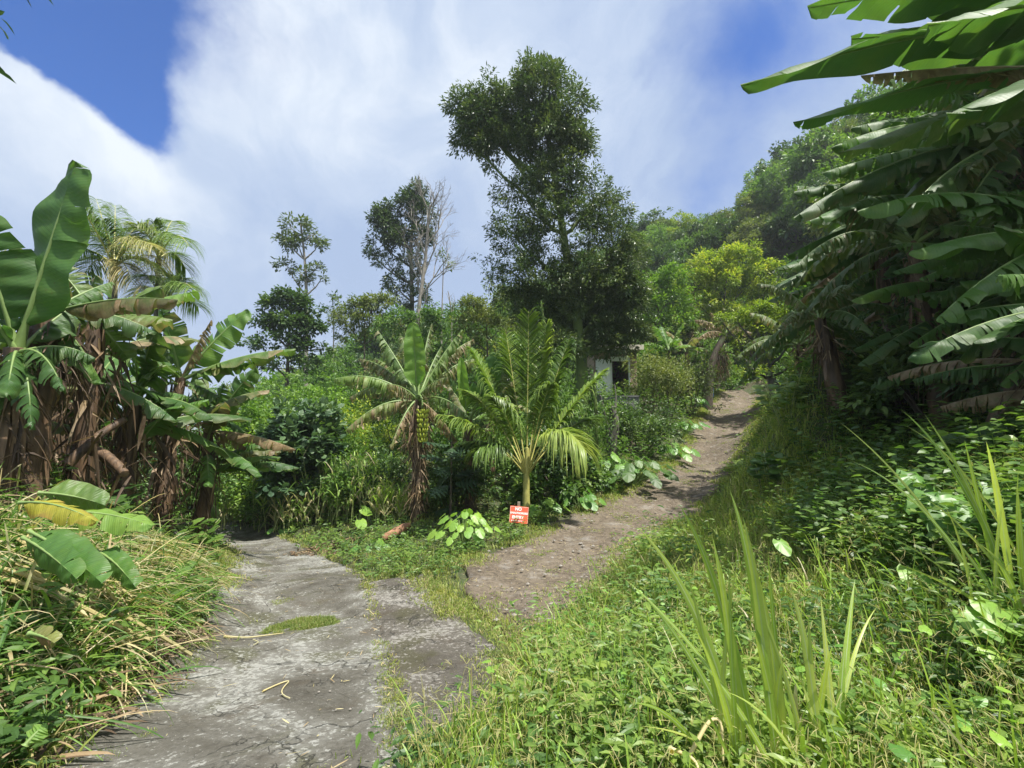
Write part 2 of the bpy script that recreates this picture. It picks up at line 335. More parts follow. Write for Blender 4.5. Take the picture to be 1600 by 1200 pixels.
def m_dirt():
    m, nt, out = nodes('dirt_track'); pos = nd(nt, 'ShaderNodeNewGeometry').outputs['Position']
    a = noise_(nt, pos, 1.1, 6, .65, .4); b = noise_(nt, pos, 11, 7, .75); f = noise_(nt, pos, 55, 5, .7)
    c = ramp(nt, a, [(.34, (.058, .044, .030)), (.5, (.105, .081, .056)), (.68, (.18, .15, .11))])
    c = mixc(nt, mrange(nt, b, .4, .65, 0, .75), c, (.21, .17, .12)); c = mixc(nt, mrange(nt, b, .36, .5, .8, 0), c, (.065, .052, .034))
    c = mixc(nt, mrange(nt, f, .62, .7, 0, .7), c, (.36, .33, .27)); c = mixc(nt, mrange(nt, f, .3, .4, .6, 0), c, (.06, .045, .03))
    gr = mrange(nt, noise_(nt, pos, 2.6, 6, .7), .56, .66, 0, .5); c = mixc(nt, gr, c, (.30, .28, .25))
    p = nd(nt, 'ShaderNodeBsdfPrincipled', i_Roughness=.95); lk(nt, c, p.inputs['Base Color'])
    bn = nd(nt, 'ShaderNodeBump', i_Strength=.9, i_Distance=.04); lk(nt, math_(nt, 'ADD', b, math_(nt, 'MULTIPLY', f, .5)), bn.inputs['Height']); lk(nt, bn.outputs[0], p.inputs['Normal']); lk(nt, p.outputs[0], out.inputs[0]); return m
M['dirt'] = m_dirt()
M['stone'] = plain('pale_stone', (.24, .22, .19), .85, .3, 20)
# ================================================================ terrain
CP = [  # concrete road and its sides: (px, py, Y)
 (60,1200,2.3),(350,1200,2.3),(640,1200,2.3),(190,1100,3.1),(400,1100,3.1),(610,1100,3.1),(310,1000,4.5),(450,1000,4.5),(600,1000,4.5),
 (350,900,7),(450,900,7),(560,900,7),(345,870,9.5),(420,868,9.5),(500,868,9.5),(310,846,13),(410,846,13),(300,838,15),(220,838,15),
 # apron, strip, dirt track
 (690,990,4.6),(780,1060,3.5),(640,940,5.6),(700,890,6.7),(640,875,8),(850,960,5.2),(800,900,6.6),(900,840,8.6),(820,860,7.8),
 (960,790,11),(980,830,9),(1040,735,14.5),(1060,780,12),(1130,720,16),(1085,655,22),(1165,660,22),(1120,612,30),(1180,612,30),(1130,604,36),(1170,604,36),
 (810,822,9.5),(870,800,11),(740,845,9),
 # right bank
 (1000,890,6.4),(1100,830,8.4),(1150,790,10),(1200,720,13),(1230,640,19),(1250,612,26),(1300,660,12),(1400,700,7.5),(1500,660,7),(1600,690,5),(1600,900,2.8),(1200,1000,3.3),
 (1600,1200,1.8),(1100,1200,2.1),(850,1200,2.2),(900,1050,3.3),(1400,900,3.4),(1350,800,5.2),
 # left bank
 (0,1150,2.4),(0,900,3.4),(150,950,3.6),(0,760,4.6),(130,780,5.6),(230,850,6),(262,822,8.5),(290,842,10.8),
 # beyond the junction
 (400,805,17),(500,815,14),(560,815,12.5),(700,820,11)]
W_ = [P(*c) for c in CP]
W_ += [np.array(w, float) for w in [(-12,5,2.4),(-14,14,1.),(-10.5,9.5,-.2),(-9,20,-2.6),(-6,30,-2),(0,16,-.3),(0,22,.2),(3,17,.9),(5,22,2.5),(7,26,3.3),(3,30,2.5),(10,34,4.6),(13,40,5.5),
  (12,10,5.2),(10.5,15,4.3),(16,20,9),(20,24,8.5),(6,8,2.7),(8,5,3.0),(21,30,9),(-3,-3,.2),(3,-3,.4),(0,-10,1),(-10,-8,1.5),(10,-8,3),(0,0,.05),(1.5,0,.1),(-2,0,.1),
  (-18,30,-4),(-30,40,-7),(-20,50,-2),(-26,62,5),(-9,62,11),(-9,45,3),(0,48,6),(6,48,8),(17,62,22),(14,48,11),(26,62,28),(36,52,30),(26,40,17),(32,28,18),(44,40,30),(24,14,11),(40,10,18),
  (-40,20,-5),(-40,70,-6),(0,85,8),(30,85,24),(60,60,30),(60,20,24),(-30,0,0),(-40,-30,0),(40,-30,10),(0,-40,2)]]
C_ = np.array(W_); CXY, CZs = C_[:, :2], C_[:, 2]
def _tps(r2): return np.where(r2 > 1e-12, r2 * np.log(np.maximum(r2, 1e-12)) * .5, 0)
_n = len(CXY); _K = _tps(((CXY[:, None] - CXY[None]) ** 2).sum(-1)); _Pm = np.hstack([np.ones((_n, 1)), CXY])
_A = np.zeros((_n + 3, _n + 3)); _A[:_n, :_n] = _K + np.eye(_n) * .06; _A[:_n, _n:] = _Pm; _A[_n:, :_n] = _Pm.T
_W = np.linalg.solve(_A, np.concatenate([CZs, np.zeros(3)]))
def zsm(x, y):
    x, y = np.broadcast_arrays(np.asarray(x, float), np.asarray(y, float)); sh = x.shape; q = np.stack([x.ravel(), y.ravel()], -1); o = np.zeros(len(q))
    for k in range(0, len(q), 20000):
        s = q[k:k + 20000]; o[k:k + 20000] = _tps(((s[:, None] - CXY[None]) ** 2).sum(-1)) @ _W[:_n] + _W[_n] + s @ _W[_n + 1:]
    r = np.hypot(q[:, 0], q[:, 1] - 20); f = np.clip((r - 70) / 50, 0, 1); f = f * f * (3 - 2 * f)
    o = np.clip(o, -25, 45); return (o * (1 - f) + f * (-12 + 3 * vn(q[:, 0], q[:, 1], .02))).reshape(sh)
def interp(pts, n):
    p = np.array(pts, float); d = np.concatenate([[0], np.cumsum(np.linalg.norm(np.diff(p, axis=0), axis=1))]); t = np.linspace(0, d[-1], n)
    # catmull-rom style smoothing through dense linear + box smoothing
    q = np.stack([np.interp(t, d, p[:, k]) for k in range(p.shape[1])], -1)
    for _ in range(3 + n // 40): q[1:-1] = (q[:-2] + 2 * q[1:-1] + q[2:]) / 4
    return q
px2 = lambda L: [P(*c)[:2] for c in L]
RL = px2([(-60,1330,1.7),(60,1200,2.3),(190,1100,3.1),(305,1000,4.5),(352,900,7),(345,870,9.5),(325,850,12)]) + [(-9.5,13.6),(-13,14.5)]
RR = px2([(640,1330,1.7),(640,1200,2.3),(612,1100,3.1),(598,1000,4.5),(572,920,6.5),(540,890,7.6),(500,868,9.5),(440,851,12.6)]) + [(-8,16.3),(-13,17.2)]
road_l, road_r = interp(RL, 120), interp(RR, 120)
AL = px2([(590,1190,2.4),(570,1100,3.1),(560,1000,4.5),(550,930,6.3),(575,922,6.45)])
AR = px2([(800,1150,2.6),(800,1070,3.4),(770,1010,4.3),(700,965,5.2),(660,918,6.5)])
ap_l, ap_r = interp(AL, 50), interp(AR, 50)
DL = px2([(838,1030,3.95),(825,1008,4.2),(778,978,4.9),(732,938,5.7),(708,903,6.5),(745,875,7.6),(825,850,8.3),(870,828,9.6),(940,790,11.5),(1030,742,14.5),(1075,690,18.5),(1090,650,22.5),(1112,620,28)]) + [(14.6,31.5)]
DR = px2([(842,1030,3.95),(872,1012,4.15),(850,990,4.6),(905,950,5.4),(962,900,6.6),(1012,850,8.2),(1082,800,10.3),(1132,763,12.9),(1176,720,16),(1194,680,19),(1188,650,22.5),(1190,622,28)]) + [(17.6,31.5)]
dirt_l, dirt_r = interp(DL, 160), interp(DR, 160)
def pip(x, y, poly):
    x = np.asarray(x); y = np.asarray(y); ins = np.zeros(x.shape, bool); px_, py_ = poly[:, 0], poly[:, 1]; j = len(poly) - 1
    for i in range(len(poly)):
        c = ((py_[i] > y) != (py_[j] > y)) & (x < (px_[j] - px_[i]) * (y - py_[i]) / (py_[j] - py_[i] + 1e-12) + px_[i]); ins ^= c; j = i
    return ins
def poly(l, r, k=4): return np.vstack([l[::k], r[::-1][::k]])
PR, PA, PD = poly(road_l, road_r), poly(ap_l, ap_r), poly(dirt_l, dirt_r)
def near_road(x, y, m=0.):
    """inside any paved or dirt sheet, or within m metres of it"""
    a = pip(x, y, PR) | pip(x, y, PA) | pip(x, y, PD)
    if m:
        for e in (road_l, road_r, ap_l, ap_r, dirt_l, dirt_r):
            ee = e[::3]; d = np.full(np.shape(x), 1e9)
            for q in ee: d = np.minimum(d, (x - q[0]) ** 2 + (y - q[1]) ** 2)
            a = a | (d < m * m)
    return a
def zt(x, y):
    x = np.asarray(x, float); y = np.asarray(y, float); z = zsm(x, y)
    return z
def G(x, y, dz=0.): return np.array([x, y, float(zt(x, y)) + dz])
def bump(x, y): 
    r = np.hypot(x, y); return fbm(x, y, .55) * .16 * np.clip((r - 1) / 4, 0, 1)
gx = np.unique(np.round(np.concatenate([np.arange(-16, 16, .2), np.sinh(np.linspace(-5.2, 5.2, 150)) * 16 ]), 3)); gx = gx[(np.abs(gx) < 1500)]
gy = np.unique(np.round(np.concatenate([np.arange(-2, 34, .2), 16 + np.sinh(np.linspace(-4.6, 5.2, 150)) * 16]), 3)); gy = gy[(gy > -600) & (gy < 1500)]
X, Y = np.meshgrid(gx, gy, indexing='ij'); Z = zt(X, Y)
onr = near_road(X.ravel(), Y.ravel(), .35).reshape(X.shape)
Z = Z + np.where(onr, -.03, bump(X, Y))
ii, jj = np.meshgrid(np.arange(len(gx) - 1), np.arange(len(gy) - 1), indexing='ij'); n2 = len(gy)
mb = MB(); mb.add(np.stack([X, Y, Z], -1), np.stack([ii * n2 + jj, (ii + 1) * n2 + jj, (ii + 1) * n2 + jj + 1, ii * n2 + jj + 1], -1).reshape(-1, 4))
tag(mb.build('ground', M['ground']), None, None, kind='structure')
def sheet(name, l, r, mat, dz, m=14, rag=.06, zf=None):
    n = len(l); t = np.linspace(0, 1, m); l = l.copy(); r = r.copy()
    s = np.arange(n) * .35; l += (vn(s, s * 0 + 3.1, 1) * rag + vn(s, s * 0 + 9, 3.) * rag * .6)[:, None] * norm(l - r); r += (vn(s, s * 0 + 7.7, 1) * rag + vn(s, s * 0 + 5, 3.) * rag * .6)[:, None] * norm(r - l)
    xy = l[:, None] * (1 - t)[None, :, None] + r[:, None] * t[None, :, None]
    z = zsm(xy[..., 0], xy[..., 1]) + dz
    if zf is not None: z = z + zf(xy[..., 0], xy[..., 1], t[None, :])
    V = np.concatenate([xy, z[..., None]], -1)
    sk = V[:, [0, -1]].copy(); sk[..., 2] -= .08
    V = np.concatenate([sk[:, :1], V, sk[:, 1:]], 1); m2 = m + 2
    i, j = np.meshgrid(np.arange(n - 1), np.arange(m2 - 1), indexing='ij')
    b = MB(); b.add(V, np.stack([i * m2 + j, i * m2 + j + 1, (i + 1) * m2 + j + 1, (i + 1) * m2 + j], -1).reshape(-1, 4))
    return tag(b.build(name, mat), None, None, kind='structure')
sheet('concrete_road', road_l, road_r, M['concrete'], .035, zf=lambda x, y, t: vn(x, y, 1.2) * .012)
sheet('concrete_apron', ap_l, ap_r, M['concrete_dark'], .027, zf=lambda x, y, t: vn(x, y, 1.2) * .012)
sheet('dirt_track', dirt_l, dirt_r, M['dirt'], .012, 18, .14, zf=lambda x, y, t: fbm(x, y, 1.3) * .03 + .02 - .05 * np.exp(-((t - .3) / .1) ** 2) - .05 * np.exp(-((t - .72) / .1) ** 2))
# ================================================================ plants
UP = np.array([0, 0, 1.])
def leaf_cloud(mb, C, U, rc, n, size, tp=L_M, up=.9, spread=.9, tintc=None, droop=.25, flat=.7, dryf=0.):
    """n leaves round each twig end C (k,3) pointing away along U"""
    k = len(C)
    if k == 0: return
    rc = np.broadcast_to(np.asarray(rc, float), (k,))
    o = rng.normal(size=(k, n, 3)) * np.array([1, 1, flat]); o = o / np.maximum(np.linalg.norm(o, axis=-1, keepdims=True), 1e-6) * (rng.uniform(0, 1, (k, n, 1)) ** .45)
    pos = C[:, None] + o * rc[:, None, None]
    d = norm(U[:, None] * .5 + o * spread + rng.normal(0, .35, (k, n, 3)) - np.array([0, 0, droop]))
    nh = norm(np.array([0, 0, up]) + rng.normal(0, .38, (k, n, 3)))
    tc = (rng.uniform(.15, .75, k) if tintc is None else tintc)[:, None] + rng.normal(0, .14, (k, n)) + o[..., 2] * .12
    N = k * n
    dry = (rng.uniform(0, 1, N) < dryf) * rng.uniform(.5, 1, N)
    inst(mb, tp, pos.reshape(N, 3), frames(d.reshape(N, 3), nh.reshape(N, 3)), size * rng.uniform(.6, 1.25, N), np.clip(tc.ravel(), 0, 1), dry)
def lobe_clusters(lobes, dens, rc, gap=-.35, stray=.12):
    C, U, Lc = [], [], []
    for lb in lobes:
        c, r = np.array(lb[:3]), np.array(lb[3:6]); n = max(3, int(dens * (r[0] * r[1] + r[1] * r[2] + r[0] * r[2]) / rc ** 2))
        u = rdir(n); u[:, 2] = np.where(u[:, 2] < -.5, -u[:, 2] * .6, u[:, 2]); rad = rng.uniform(.62, 1.06, (n, 1)); rad *= 1 + .18 * vn(u[:, 0] * 2 + c[0], u[:, 1] * 2 + u[:, 2] * 2 + c[2])[:, None]
        C.append(c + u * r * rad); U.append(norm(u + [0, 0, .3])); Lc.append(np.repeat(c[None], n, 0))
    C, U, Lc = np.concatenate(C), np.concatenate(U), np.concatenate(Lc)
    s_ = rng.uniform(0, 1, len(C)) < stray; C = np.where(s_[:, None], Lc + (C - Lc) * rng.uniform(1.1, 1.4, (len(C), 1)), C)
    q = .55 / rc; k = vn(C[:, 0] + C[:, 2] * .7, C[:, 1] - C[:, 2] * .6, q * .8) + .4 * vn(C[:, 1] + C[:, 2], C[:, 0], q * 1.7) > gap
    if k.sum() < 3: k[:] = True
    return C[k], U[k], Lc[k]
def limbs(mb, axis, r0, r1, targets, tips, nt=40, mat=0, wig=.08, sides=6, lr=.35):
    """trunk along axis (polyline), a limb to each lobe centre, twigs to some cluster points"""
    axis = np.asarray(axis, float); n = len(axis); rr = np.linspace(r0, r1, n); rr[0] *= 1.35
    ax = interp(axis, max(14, n * 3)); ax += rng.normal(0, wig * .2 * r0, ax.shape) ; tube(mb, ax, np.interp(np.linspace(0, 1, len(ax)), np.linspace(0, 1, n), rr), 9, mat=mat, rough=.07)
    zs = ax[:, 2]
    nodes_ = []
    for T in targets:
        h = max(zs[0] + .25 * (zs[-1] - zs[0]), T[2] - np.hypot(*(T[:2] - ax[len(ax) // 2, :2])) * .8 - .3); k = int(np.argmin(abs(zs - h)))
        s = ax[k]; mid = (s + T) / 2 + np.array([0, 0, -.12 * np.linalg.norm(T - s)]); b = bez(s, mid, T, 9); b[1:-1] += rng.normal(0, wig * .3, (7, 3))
        rad = max(.02, min(rr[0], r0) * lr); tube(mb, b, np.linspace(rad, rad * .35, 9), sides, mat=mat); nodes_.append(b)
    allb = np.concatenate(nodes_ + [ax[len(ax) // 2:]]) if nodes_ else ax
    if len(tips):
        for T in tips[rng.permutation(len(tips))[:nt]]:
            s = allb[np.argmin(((allb - T) ** 2).sum(1) + (allb[:, 2] > T[2]) * 2)]
            m = (s + T) / 2 + rng.normal(0, .05, 3) * np.linalg.norm(T - s) + [0, 0, .05]; tube(mb, bez(s, m, T, 6), np.linspace(r0 * .11 + .006, .006, 6), 4, mat=mat, cap=False)
def tree(name, label, cat, loc, lobes, axis, r0, rc, n, size, leafm='leaf_mid', bark='bark', tp=L_M, dens=1.3, group=None, nt=40, r1=None, gap=-.35, stray=.12, **kw):
    rt = root(name, label, cat, loc, group); L = np.array(loc, float)
    lb = [(l[0] + L[0], l[1] + L[1], l[2] + L[2], *l[3:]) for l in lobes]
    C, U, Lc = lobe_clusters(lb, dens, rc, gap, stray)
    t = MB(); limbs(t, np.asarray(axis, float) + L, r0, r1 or r0 * .3, [np.array(l[:3]) for l in lb], C, nt); t.build('trunk', M[bark], rt)
    c = MB(); kk = len(C) // 2; leaf_cloud(c, C[:kk], U[:kk], rc * rng.uniform(.8, 1.4, kk), n, size, tp, **kw); leaf_cloud(c, C[kk:], U[kk:], rc * rng.uniform(.5, .9, len(C) - kk), max(6, n // 2), size * .9, tp, **kw); c.build('crown', M[leafm], rt, smooth=False)
    return rt
def bush(name, label, cat, loc, r, h, rc=.3, n=40, size=.12, leafm='leaf_mid', tp=L_M, dens=1.2, group=None, stems=5, lobes=None, **kw):
    rt = root(name, label, cat, loc, group); L = np.array(loc, float)
    if lobes is None:
        lobes = [(0, 0, h * .45, r * .8, r * .8, h * .5)] + [(math.cos(a) * r * .5, math.sin(a) * r * .5, h * random.uniform(.25, .65), r * .5, r * .5, h * .33) for a in [random.uniform(0, 6.28) for _ in range(4)]]
    lb = [(l[0] + L[0], l[1] + L[1], l[2] + L[2], *l[3:]) for l in lobes]
    C, U, Lc = lobe_clusters(lb, dens, rc)
    t = MB()
    for k in range(stems):
        T = C[rng.integers(len(C))]; a = L + [random.uniform(-.15, .15), random.uniform(-.15, .15), -.1]; tube(t, bez(a, (a + T) / 2 + [0, 0, .2], T, 7), np.linspace(.03, .008, 7), 5)
    t.build('stem', M['bark'], rt)
    c = MB(); leaf_cloud(c, C, U, rc * rng.uniform(.7, 1.2, len(C)), n, size, tp, **kw); c.build('foliage', M[leafm], rt, smooth=False); return rt
# ---------------------------------------------------------------- banana
def banana_leaf(parent, base, tip, width, arch=.25, droop=.25, curl=.5, tears=8, dry=0., edge=.15, tint=.5, ragged=0., mat='banana', pet=.14, hint=None, side_scale=(1, 1), twist=0., holes=0, midf=.5, name='leaf', sag=0.):
    base = np.asarray(base, float); tip = np.asarray(tip, float); Ln = np.linalg.norm(tip - base)
    mid = base * (1 - midf) + tip * midf + UP * arch * Ln; K = 34 if not ragged else 46
    c = bez(base, mid, tip, K); t = np.linspace(0, 1, K); tan = norm(np.gradient(c, axis=0))
    if hint is None: hint = UP
    side = norm(np.cross(tan, hint + 0 * tan)); nrm = np.cross(side, tan)
    if twist: 
        a = twist * t[:, None]; side, nrm = side * np.cos(a) + nrm * np.sin(a), nrm * np.cos(a) - side * np.sin(a)
    mb = MB()
    i0 = int(pet * K); tb = np.clip((t - pet) / (1 - pet), 0, 1)
    wp = np.minimum(1, (tb / .16) ** .7) * np.clip(1 - tb ** 6, 0, 1) ** .6 * (1 - .18 * tb)
    for si, s in enumerate((-1, 1)):
        if ragged: grp = sorted(set([i0, K - 1] + [int(i) for i in range(i0, K) if random.random() < ragged]))
        else: grp = sorted(set([i0, K - 1] + [random.randint(i0 + 2, K - 2) for _ in range(tears)]))
        m = 6
        for a, b in zip(grp[:-1], grp[1:]):
            if holes and random.random() < holes: continue
            n = b - a + 1; ti = np.arange(a, b + 1)
            ph0 = droop + random.uniform(-.12, .22) + ragged * random.uniform(.0, .9); cu = curl * random.uniform(.7, 1.4) + ragged * random.uniform(.2, 1.1)
            ln = random.uniform(.86, 1.05) * (1 - ragged * random.uniform(0, .3))
            v = np.zeros((n, m + 1, 3)); p = c[ti] + 0.; v[:, 0] = p; fw = tan[ti] * random.uniform(.1, .3)
            nn = len(ti); q = np.linspace(-1, 1, nn) if nn > 1 else np.zeros(1)
            for j in range(1, m + 1):
                ph = ph0 + cu * (j / m) ** 1.5
                d = side[ti] * s * math.cos(ph) - nrm[ti] * math.sin(ph) * (1 - min(1, ragged)) - (UP * math.sin(ph)) * min(1, ragged + .0) + fw
                w = wp[ti] * width * .5 * side_scale[si] * ln
                v[:, j] = v[:, j - 1] + norm(d) * (w / m)[:, None] + nrm[ti] * (width * (.014 * np.sin(ti * 1.3 + j) + .02 * np.sin(ti * .45 + s * 2) * j / m))[:, None]
            gap = (.10 if not ragged else .3) * Ln / K
            sh = np.sign(q)[:, None] * (abs(q)[:, None] > .99) * (np.linspace(0, 1, m + 1) ** 1.2)[None] * gap * (random.random() + .35)
            edge_in = np.array([a != i0, b != K - 1])
            sh[0] *= edge_in[0]; sh[-1] *= edge_in[1]
            v -= tan[ti][:, None, :] * sh[..., None]
            ii, jj = np.meshgrid(np.arange(n - 1), np.arange(m), indexing='ij')
            f = np.stack([ii * (m + 1) + jj, (ii + 1) * (m + 1) + jj, (ii + 1) * (m + 1) + jj + 1, ii * (m + 1) + jj + 1], -1).reshape(-1, 4)
            if s > 0: f = f[:, ::-1]
            uv = np.stack(np.broadcast_arrays((t[ti] * Ln)[:, None], (np.arange(m + 1) / m * width * .5)[None]), -1)
            dv = np.clip(dry + edge * ((np.arange(m + 1) / m) ** 3)[None] * random.uniform(0, 1.6) + (random.random() < dry * .5) * .4 + 0 * uv[..., 0], 0, 1)
            mb.add(v, f, np.clip(tint + random.uniform(-.08, .08), 0, 1), dv.ravel(), uv.reshape(-1, 2))
    r = .016 * max(width, .25) / .5
    tube(mb, c - nrm * r * .4, np.interp(t, [0, pet, 1], [r * 1.9, r * 1.15, r * .18]), 6, .8, 0, mat=1)
    o = mb.build(name, [M[mat], M['ribdry' if dry > .55 else 'rib']], parent); return o
def hanging_dead(parent, p0, p1, rad, n, L=(.4, 1.0), w=(.03, .1), name='dead_leaves', bend=.3, mat='deadleaf', tp=1.8):
    """brown leaf skirts hanging along a stem from p0 (top) to p1"""
    n = int(n * 3.4); w = (w[0] * .3, w[1] * .55); L = (L[0] * .35, L[1] * .62)
    mb = MB(); t = rnd(n) ** .8; a = rnd(n, 0, 6.283); p = np.asarray(p0)[None] * (1 - t[:, None]) + np.asarray(p1)[None] * t[:, None]
    o = np.stack([np.cos(a), np.sin(a), a * 0], -1); d = norm(o * rnd(n, .05, .7)[:, None] + np.array([0, 0, -1.]) + rng.normal(0, .38, (n, 3)))
    blades(mb, p + o * rad, d, rnd(n, *L), rnd(n, *w), rnd(n, -.1, bend), 6, rnd(n) ** tp, 0, wside=np.cross(d, o) + rng.normal(0, .5, (n, 3)), wprof=lambda q: .6 + .5 * np.sin(q * 9) * (1 - q) + .0 - .4 * q ** 2, fold=.3)
    return mb.build(name, M[mat], parent, smooth=False)
def stem(parent, pts, r0, r1, name='trunk', mat='pseudo', skirts=8):
    mb = MB(); p = interp(pts, 16); tube(mb, p, np.linspace(r0, r1, 16) * (1 + .08 * np.sin(np.arange(16) * 1.7)), 12, rough=.06)
    n = skirts * 3; t = rnd(n); a = rnd(n, 0, 6.28); ps = np.stack([np.interp(t, np.linspace(0, 1, 16), p[:, k]) for k in range(3)], -1); o = np.stack([np.cos(a), np.sin(a), 0 * a], -1)
    if skirts: blades(mb, ps + o * (r0 * .98), norm(np.array([0, 0, -1.]) + o * .1), rnd(n, .3, .9), rnd(n, .03, .09), .0, 4, mat=0, wside=np.cross(o, UP) + 0 * o)
    return mb.build(name, M[mat], parent)
def banana_plant(label, loc, top, nleaf=8, L=1.8, w=.5, r=.11, az0=None, ragged=.0, dry=0., group=None, tint=.5, up=(.1, 1.1), dead=30, azs=None, name='banana_plant', skirts=8, tears=8, deadL=(.4, 1.0)):
    loc = np.array(loc, float); top = np.array(top, float); rt = root(name, label, 'banana plant', loc, group)
    stem(rt, [loc - [0, 0, .15], loc * .5 + top * .5 + rng.normal(0, .05, 3), top], r, r * .55, skirts=skirts)
    for k in range(nleaf):
        a = azs[k] if azs is not None else (k * 2.4 + random.uniform(-.3, .3)); el = up[0] + (up[1] - up[0]) * ((k + .5) / nleaf) + random.uniform(-.1, .1); l = L * random.uniform(.8, 1.1)
        h = np.array([math.cos(a), math.sin(a), 0]); tip = top + h * l * math.cos(el) + UP * l * (math.sin(el) - .35 * math.cos(el))
        rg = ragged * random.uniform(.6, 1.2)
        banana_leaf(rt, top - UP * .05, tip, w * random.uniform(.85, 1.1), .12 + .28 * math.cos(el), .2, .5, tears, dry * random.uniform(0, 1.5), .3, tint + random.uniform(-.15, .15), rg)
    if dead: hanging_dead(rt, top - UP * .1, loc * .45 + top * .55, r * .8, dead, deadL)
    return rt
def frond(mb, base, tip, arch, ll, n=46, w=.03, tint=.5, dry=0., droop=.35, vee=.25, rib=.02, start=.18, hint=None, mat=0, ribmat=1, nseg=4, ang=.7, prof=None):
    """pinnate palm frond from base to tip"""
    base = np.asarray(base, float); tip = np.asarray(tip, float); Ln = np.linalg.norm(tip - base); c = bez(base, (base + tip) / 2 + UP * arch * Ln, tip, 40)
    t = np.linspace(0, 1, 40); tan = norm(np.gradient(c, axis=0)); h = UP if hint is None else hint; sd = norm(np.cross(tan, h + 0 * tan)); nm = np.cross(sd, tan)
    ts = np.clip(np.linspace(start, .985, n) + rng.normal(0, .004, n), 0, 1); g = lambda A: np.stack([np.interp(ts, t, A[:, k]) for k in range(3)], -1)
    for s in (-1, 1):
        a = ang * (1 - .55 * ts)[:, None] + rng.normal(0, .06, (n, 1)); d = norm(g(sd) * s * np.sin(a + .35) + g(tan) * np.cos(a + .35) + g(nm) * vee + rng.normal(0, .05, (n, 3)))
        q = (ts - start) / (1 - start); L = ll * (np.sin(math.pi * (q * .82 + .13)) ** .6 if prof is None else prof(q)) * rnd(n, .85, 1.08)
        blades(mb, g(c), d, L, w * rnd(n, .8, 1.15), droop * rnd(n, .6, 1.5), nseg, np.clip(tint + rng.normal(0, .12, n), 0, 1), np.clip(dry + rng.normal(0, .15, n) * (dry > 0), 0, 1), mat, fold=.12)
    tube(mb, c, np.linspace(rib, rib * .15, 40), 5, .7, dry, mat=ribmat)
def palm_frond_part(parent, *a, leafm='palm', ribm='yellowstalk', name='frond', **k):
    mb = MB(); frond(mb, *a, **k); return mb.build(name, [M[leafm], M[ribm]], parent)
# ---------------------------------------------------------------- grasses
def tuft(mb, pos, n, L, w, lean=.5, bend=.5, tint=(.2, .8), dry=.1, nseg=3, spread=.03, up=1.):
    """n blades round each position"""
    k = len(pos); N = k * n; a = rnd(N, 0, 6.283); ln = np.abs(rng.normal(0, lean, N)); d = np.stack([np.cos(a) * ln, np.sin(a) * ln, np.full(N, up)], -1)
    p = np.repeat(pos, n, 0) + np.stack([rng.normal(0, 1, N), rng.normal(0, 1, N), np.zeros(N)], -1) * spread
    Ls = np.repeat(np.broadcast_to(np.asarray(L, float), (k,)), n) * rnd(N, .5, 1.2); ws = np.repeat(np.broadcast_to(np.asarray(w, float), (k,)), n) * rnd(N, .7, 1.3)
    tt = np.clip(np.repeat(tint if isinstance(tint, np.ndarray) else rnd(k, *tint), n) + rng.normal(0, .12, N), 0, 1); dr = (rnd(N) < dry) * rnd(N, .5, 1.)
    blades(mb, p, d, Ls, ws, rnd(N, .1, bend), nseg, tt, dr)
def sprigs(mb, pos, n, h, size, tp=L_M, tint=(.3, .9), stemmat=None, spread=.12, dry=0.):
    """leafy weeds: n leaves up a short leaning stalk at each position"""
    k = len(pos); hh = np.broadcast_to(np.asarray(h, float), (k,)); sz = np.broadcast_to(np.asarray(size, float), (k,))
    ln = np.stack([rng.normal(0, spread, k), rng.normal(0, spread, k), np.zeros(k)], -1); t = (np.arange(n) + .5) / n
    p = pos[:, None] + UP * (hh[:, None] * (.25 + .75 * t[None]))[..., None] + ln[:, None] * t[None, :, None] ** 1.3
    a = (np.arange(n) * 2.4)[None] + rnd(k, 0, 6.28)[:, None] + rng.normal(0, .3, (k, n)); d = np.stack([np.cos(a), np.sin(a), rng.uniform(-.15, .5, (k, n))], -1)
    N = k * n; nh = norm(UP + rng.normal(0, .3, (N, 3)))
    tt = np.clip(np.repeat(tint if isinstance(tint, np.ndarray) else rnd(k, *tint), n) + rng.normal(0, .1, N) + np.tile((t - .5) * .3, k), 0, 1)
    inst(mb, tp, p.reshape(-1, 3), frames(d.reshape(-1, 3), nh), (np.repeat(sz, n) * rnd(N, .6, 1.2)), tt, (rnd(N) < dry) * .9)
# ================================================================ far and middle vegetation
def span(px, pytop, Y):
    q = P(px, pytop, Y); g = G(q[0], Y); return g, q[2] - g[2]
def plobes(L, Y, loc, dy=0):
    """lobes given as (px, py, rx_px, rz_px[, depth offset]) turned into metres round loc"""
    o = []
    for l in L:
        y = Y + (l[4] if len(l) > 4 else 0); c = P(l[0], l[1], y) - loc; k = y / FPX
        o.append((*c, l[2] * k, (l[2] * .5 + l[3] * .5) * k, l[3] * k))
    return o
def paxis(L, Y, loc): return [P(a, b, Y) - loc for a, b in L]
def ptree(name, label, base, Y, L, ax, r0, rc, n, size, leafm='leaf_mid', bark='bark', tp=None, dens=1.3, cat='tree', **kw):
    loc = G((base - 800) / FPX * Y / 1.0, Y); loc[0] = P(base, 600, Y)[0]; loc = G(loc[0], Y)
    a = paxis(ax, Y, loc); a = [np.array([0, 0, -.2])] + a
    return tree(name, label, cat, loc, plobes(L, Y, loc), a, r0, rc, n, size, leafm, bark, tp or L_M, dens, **kw)
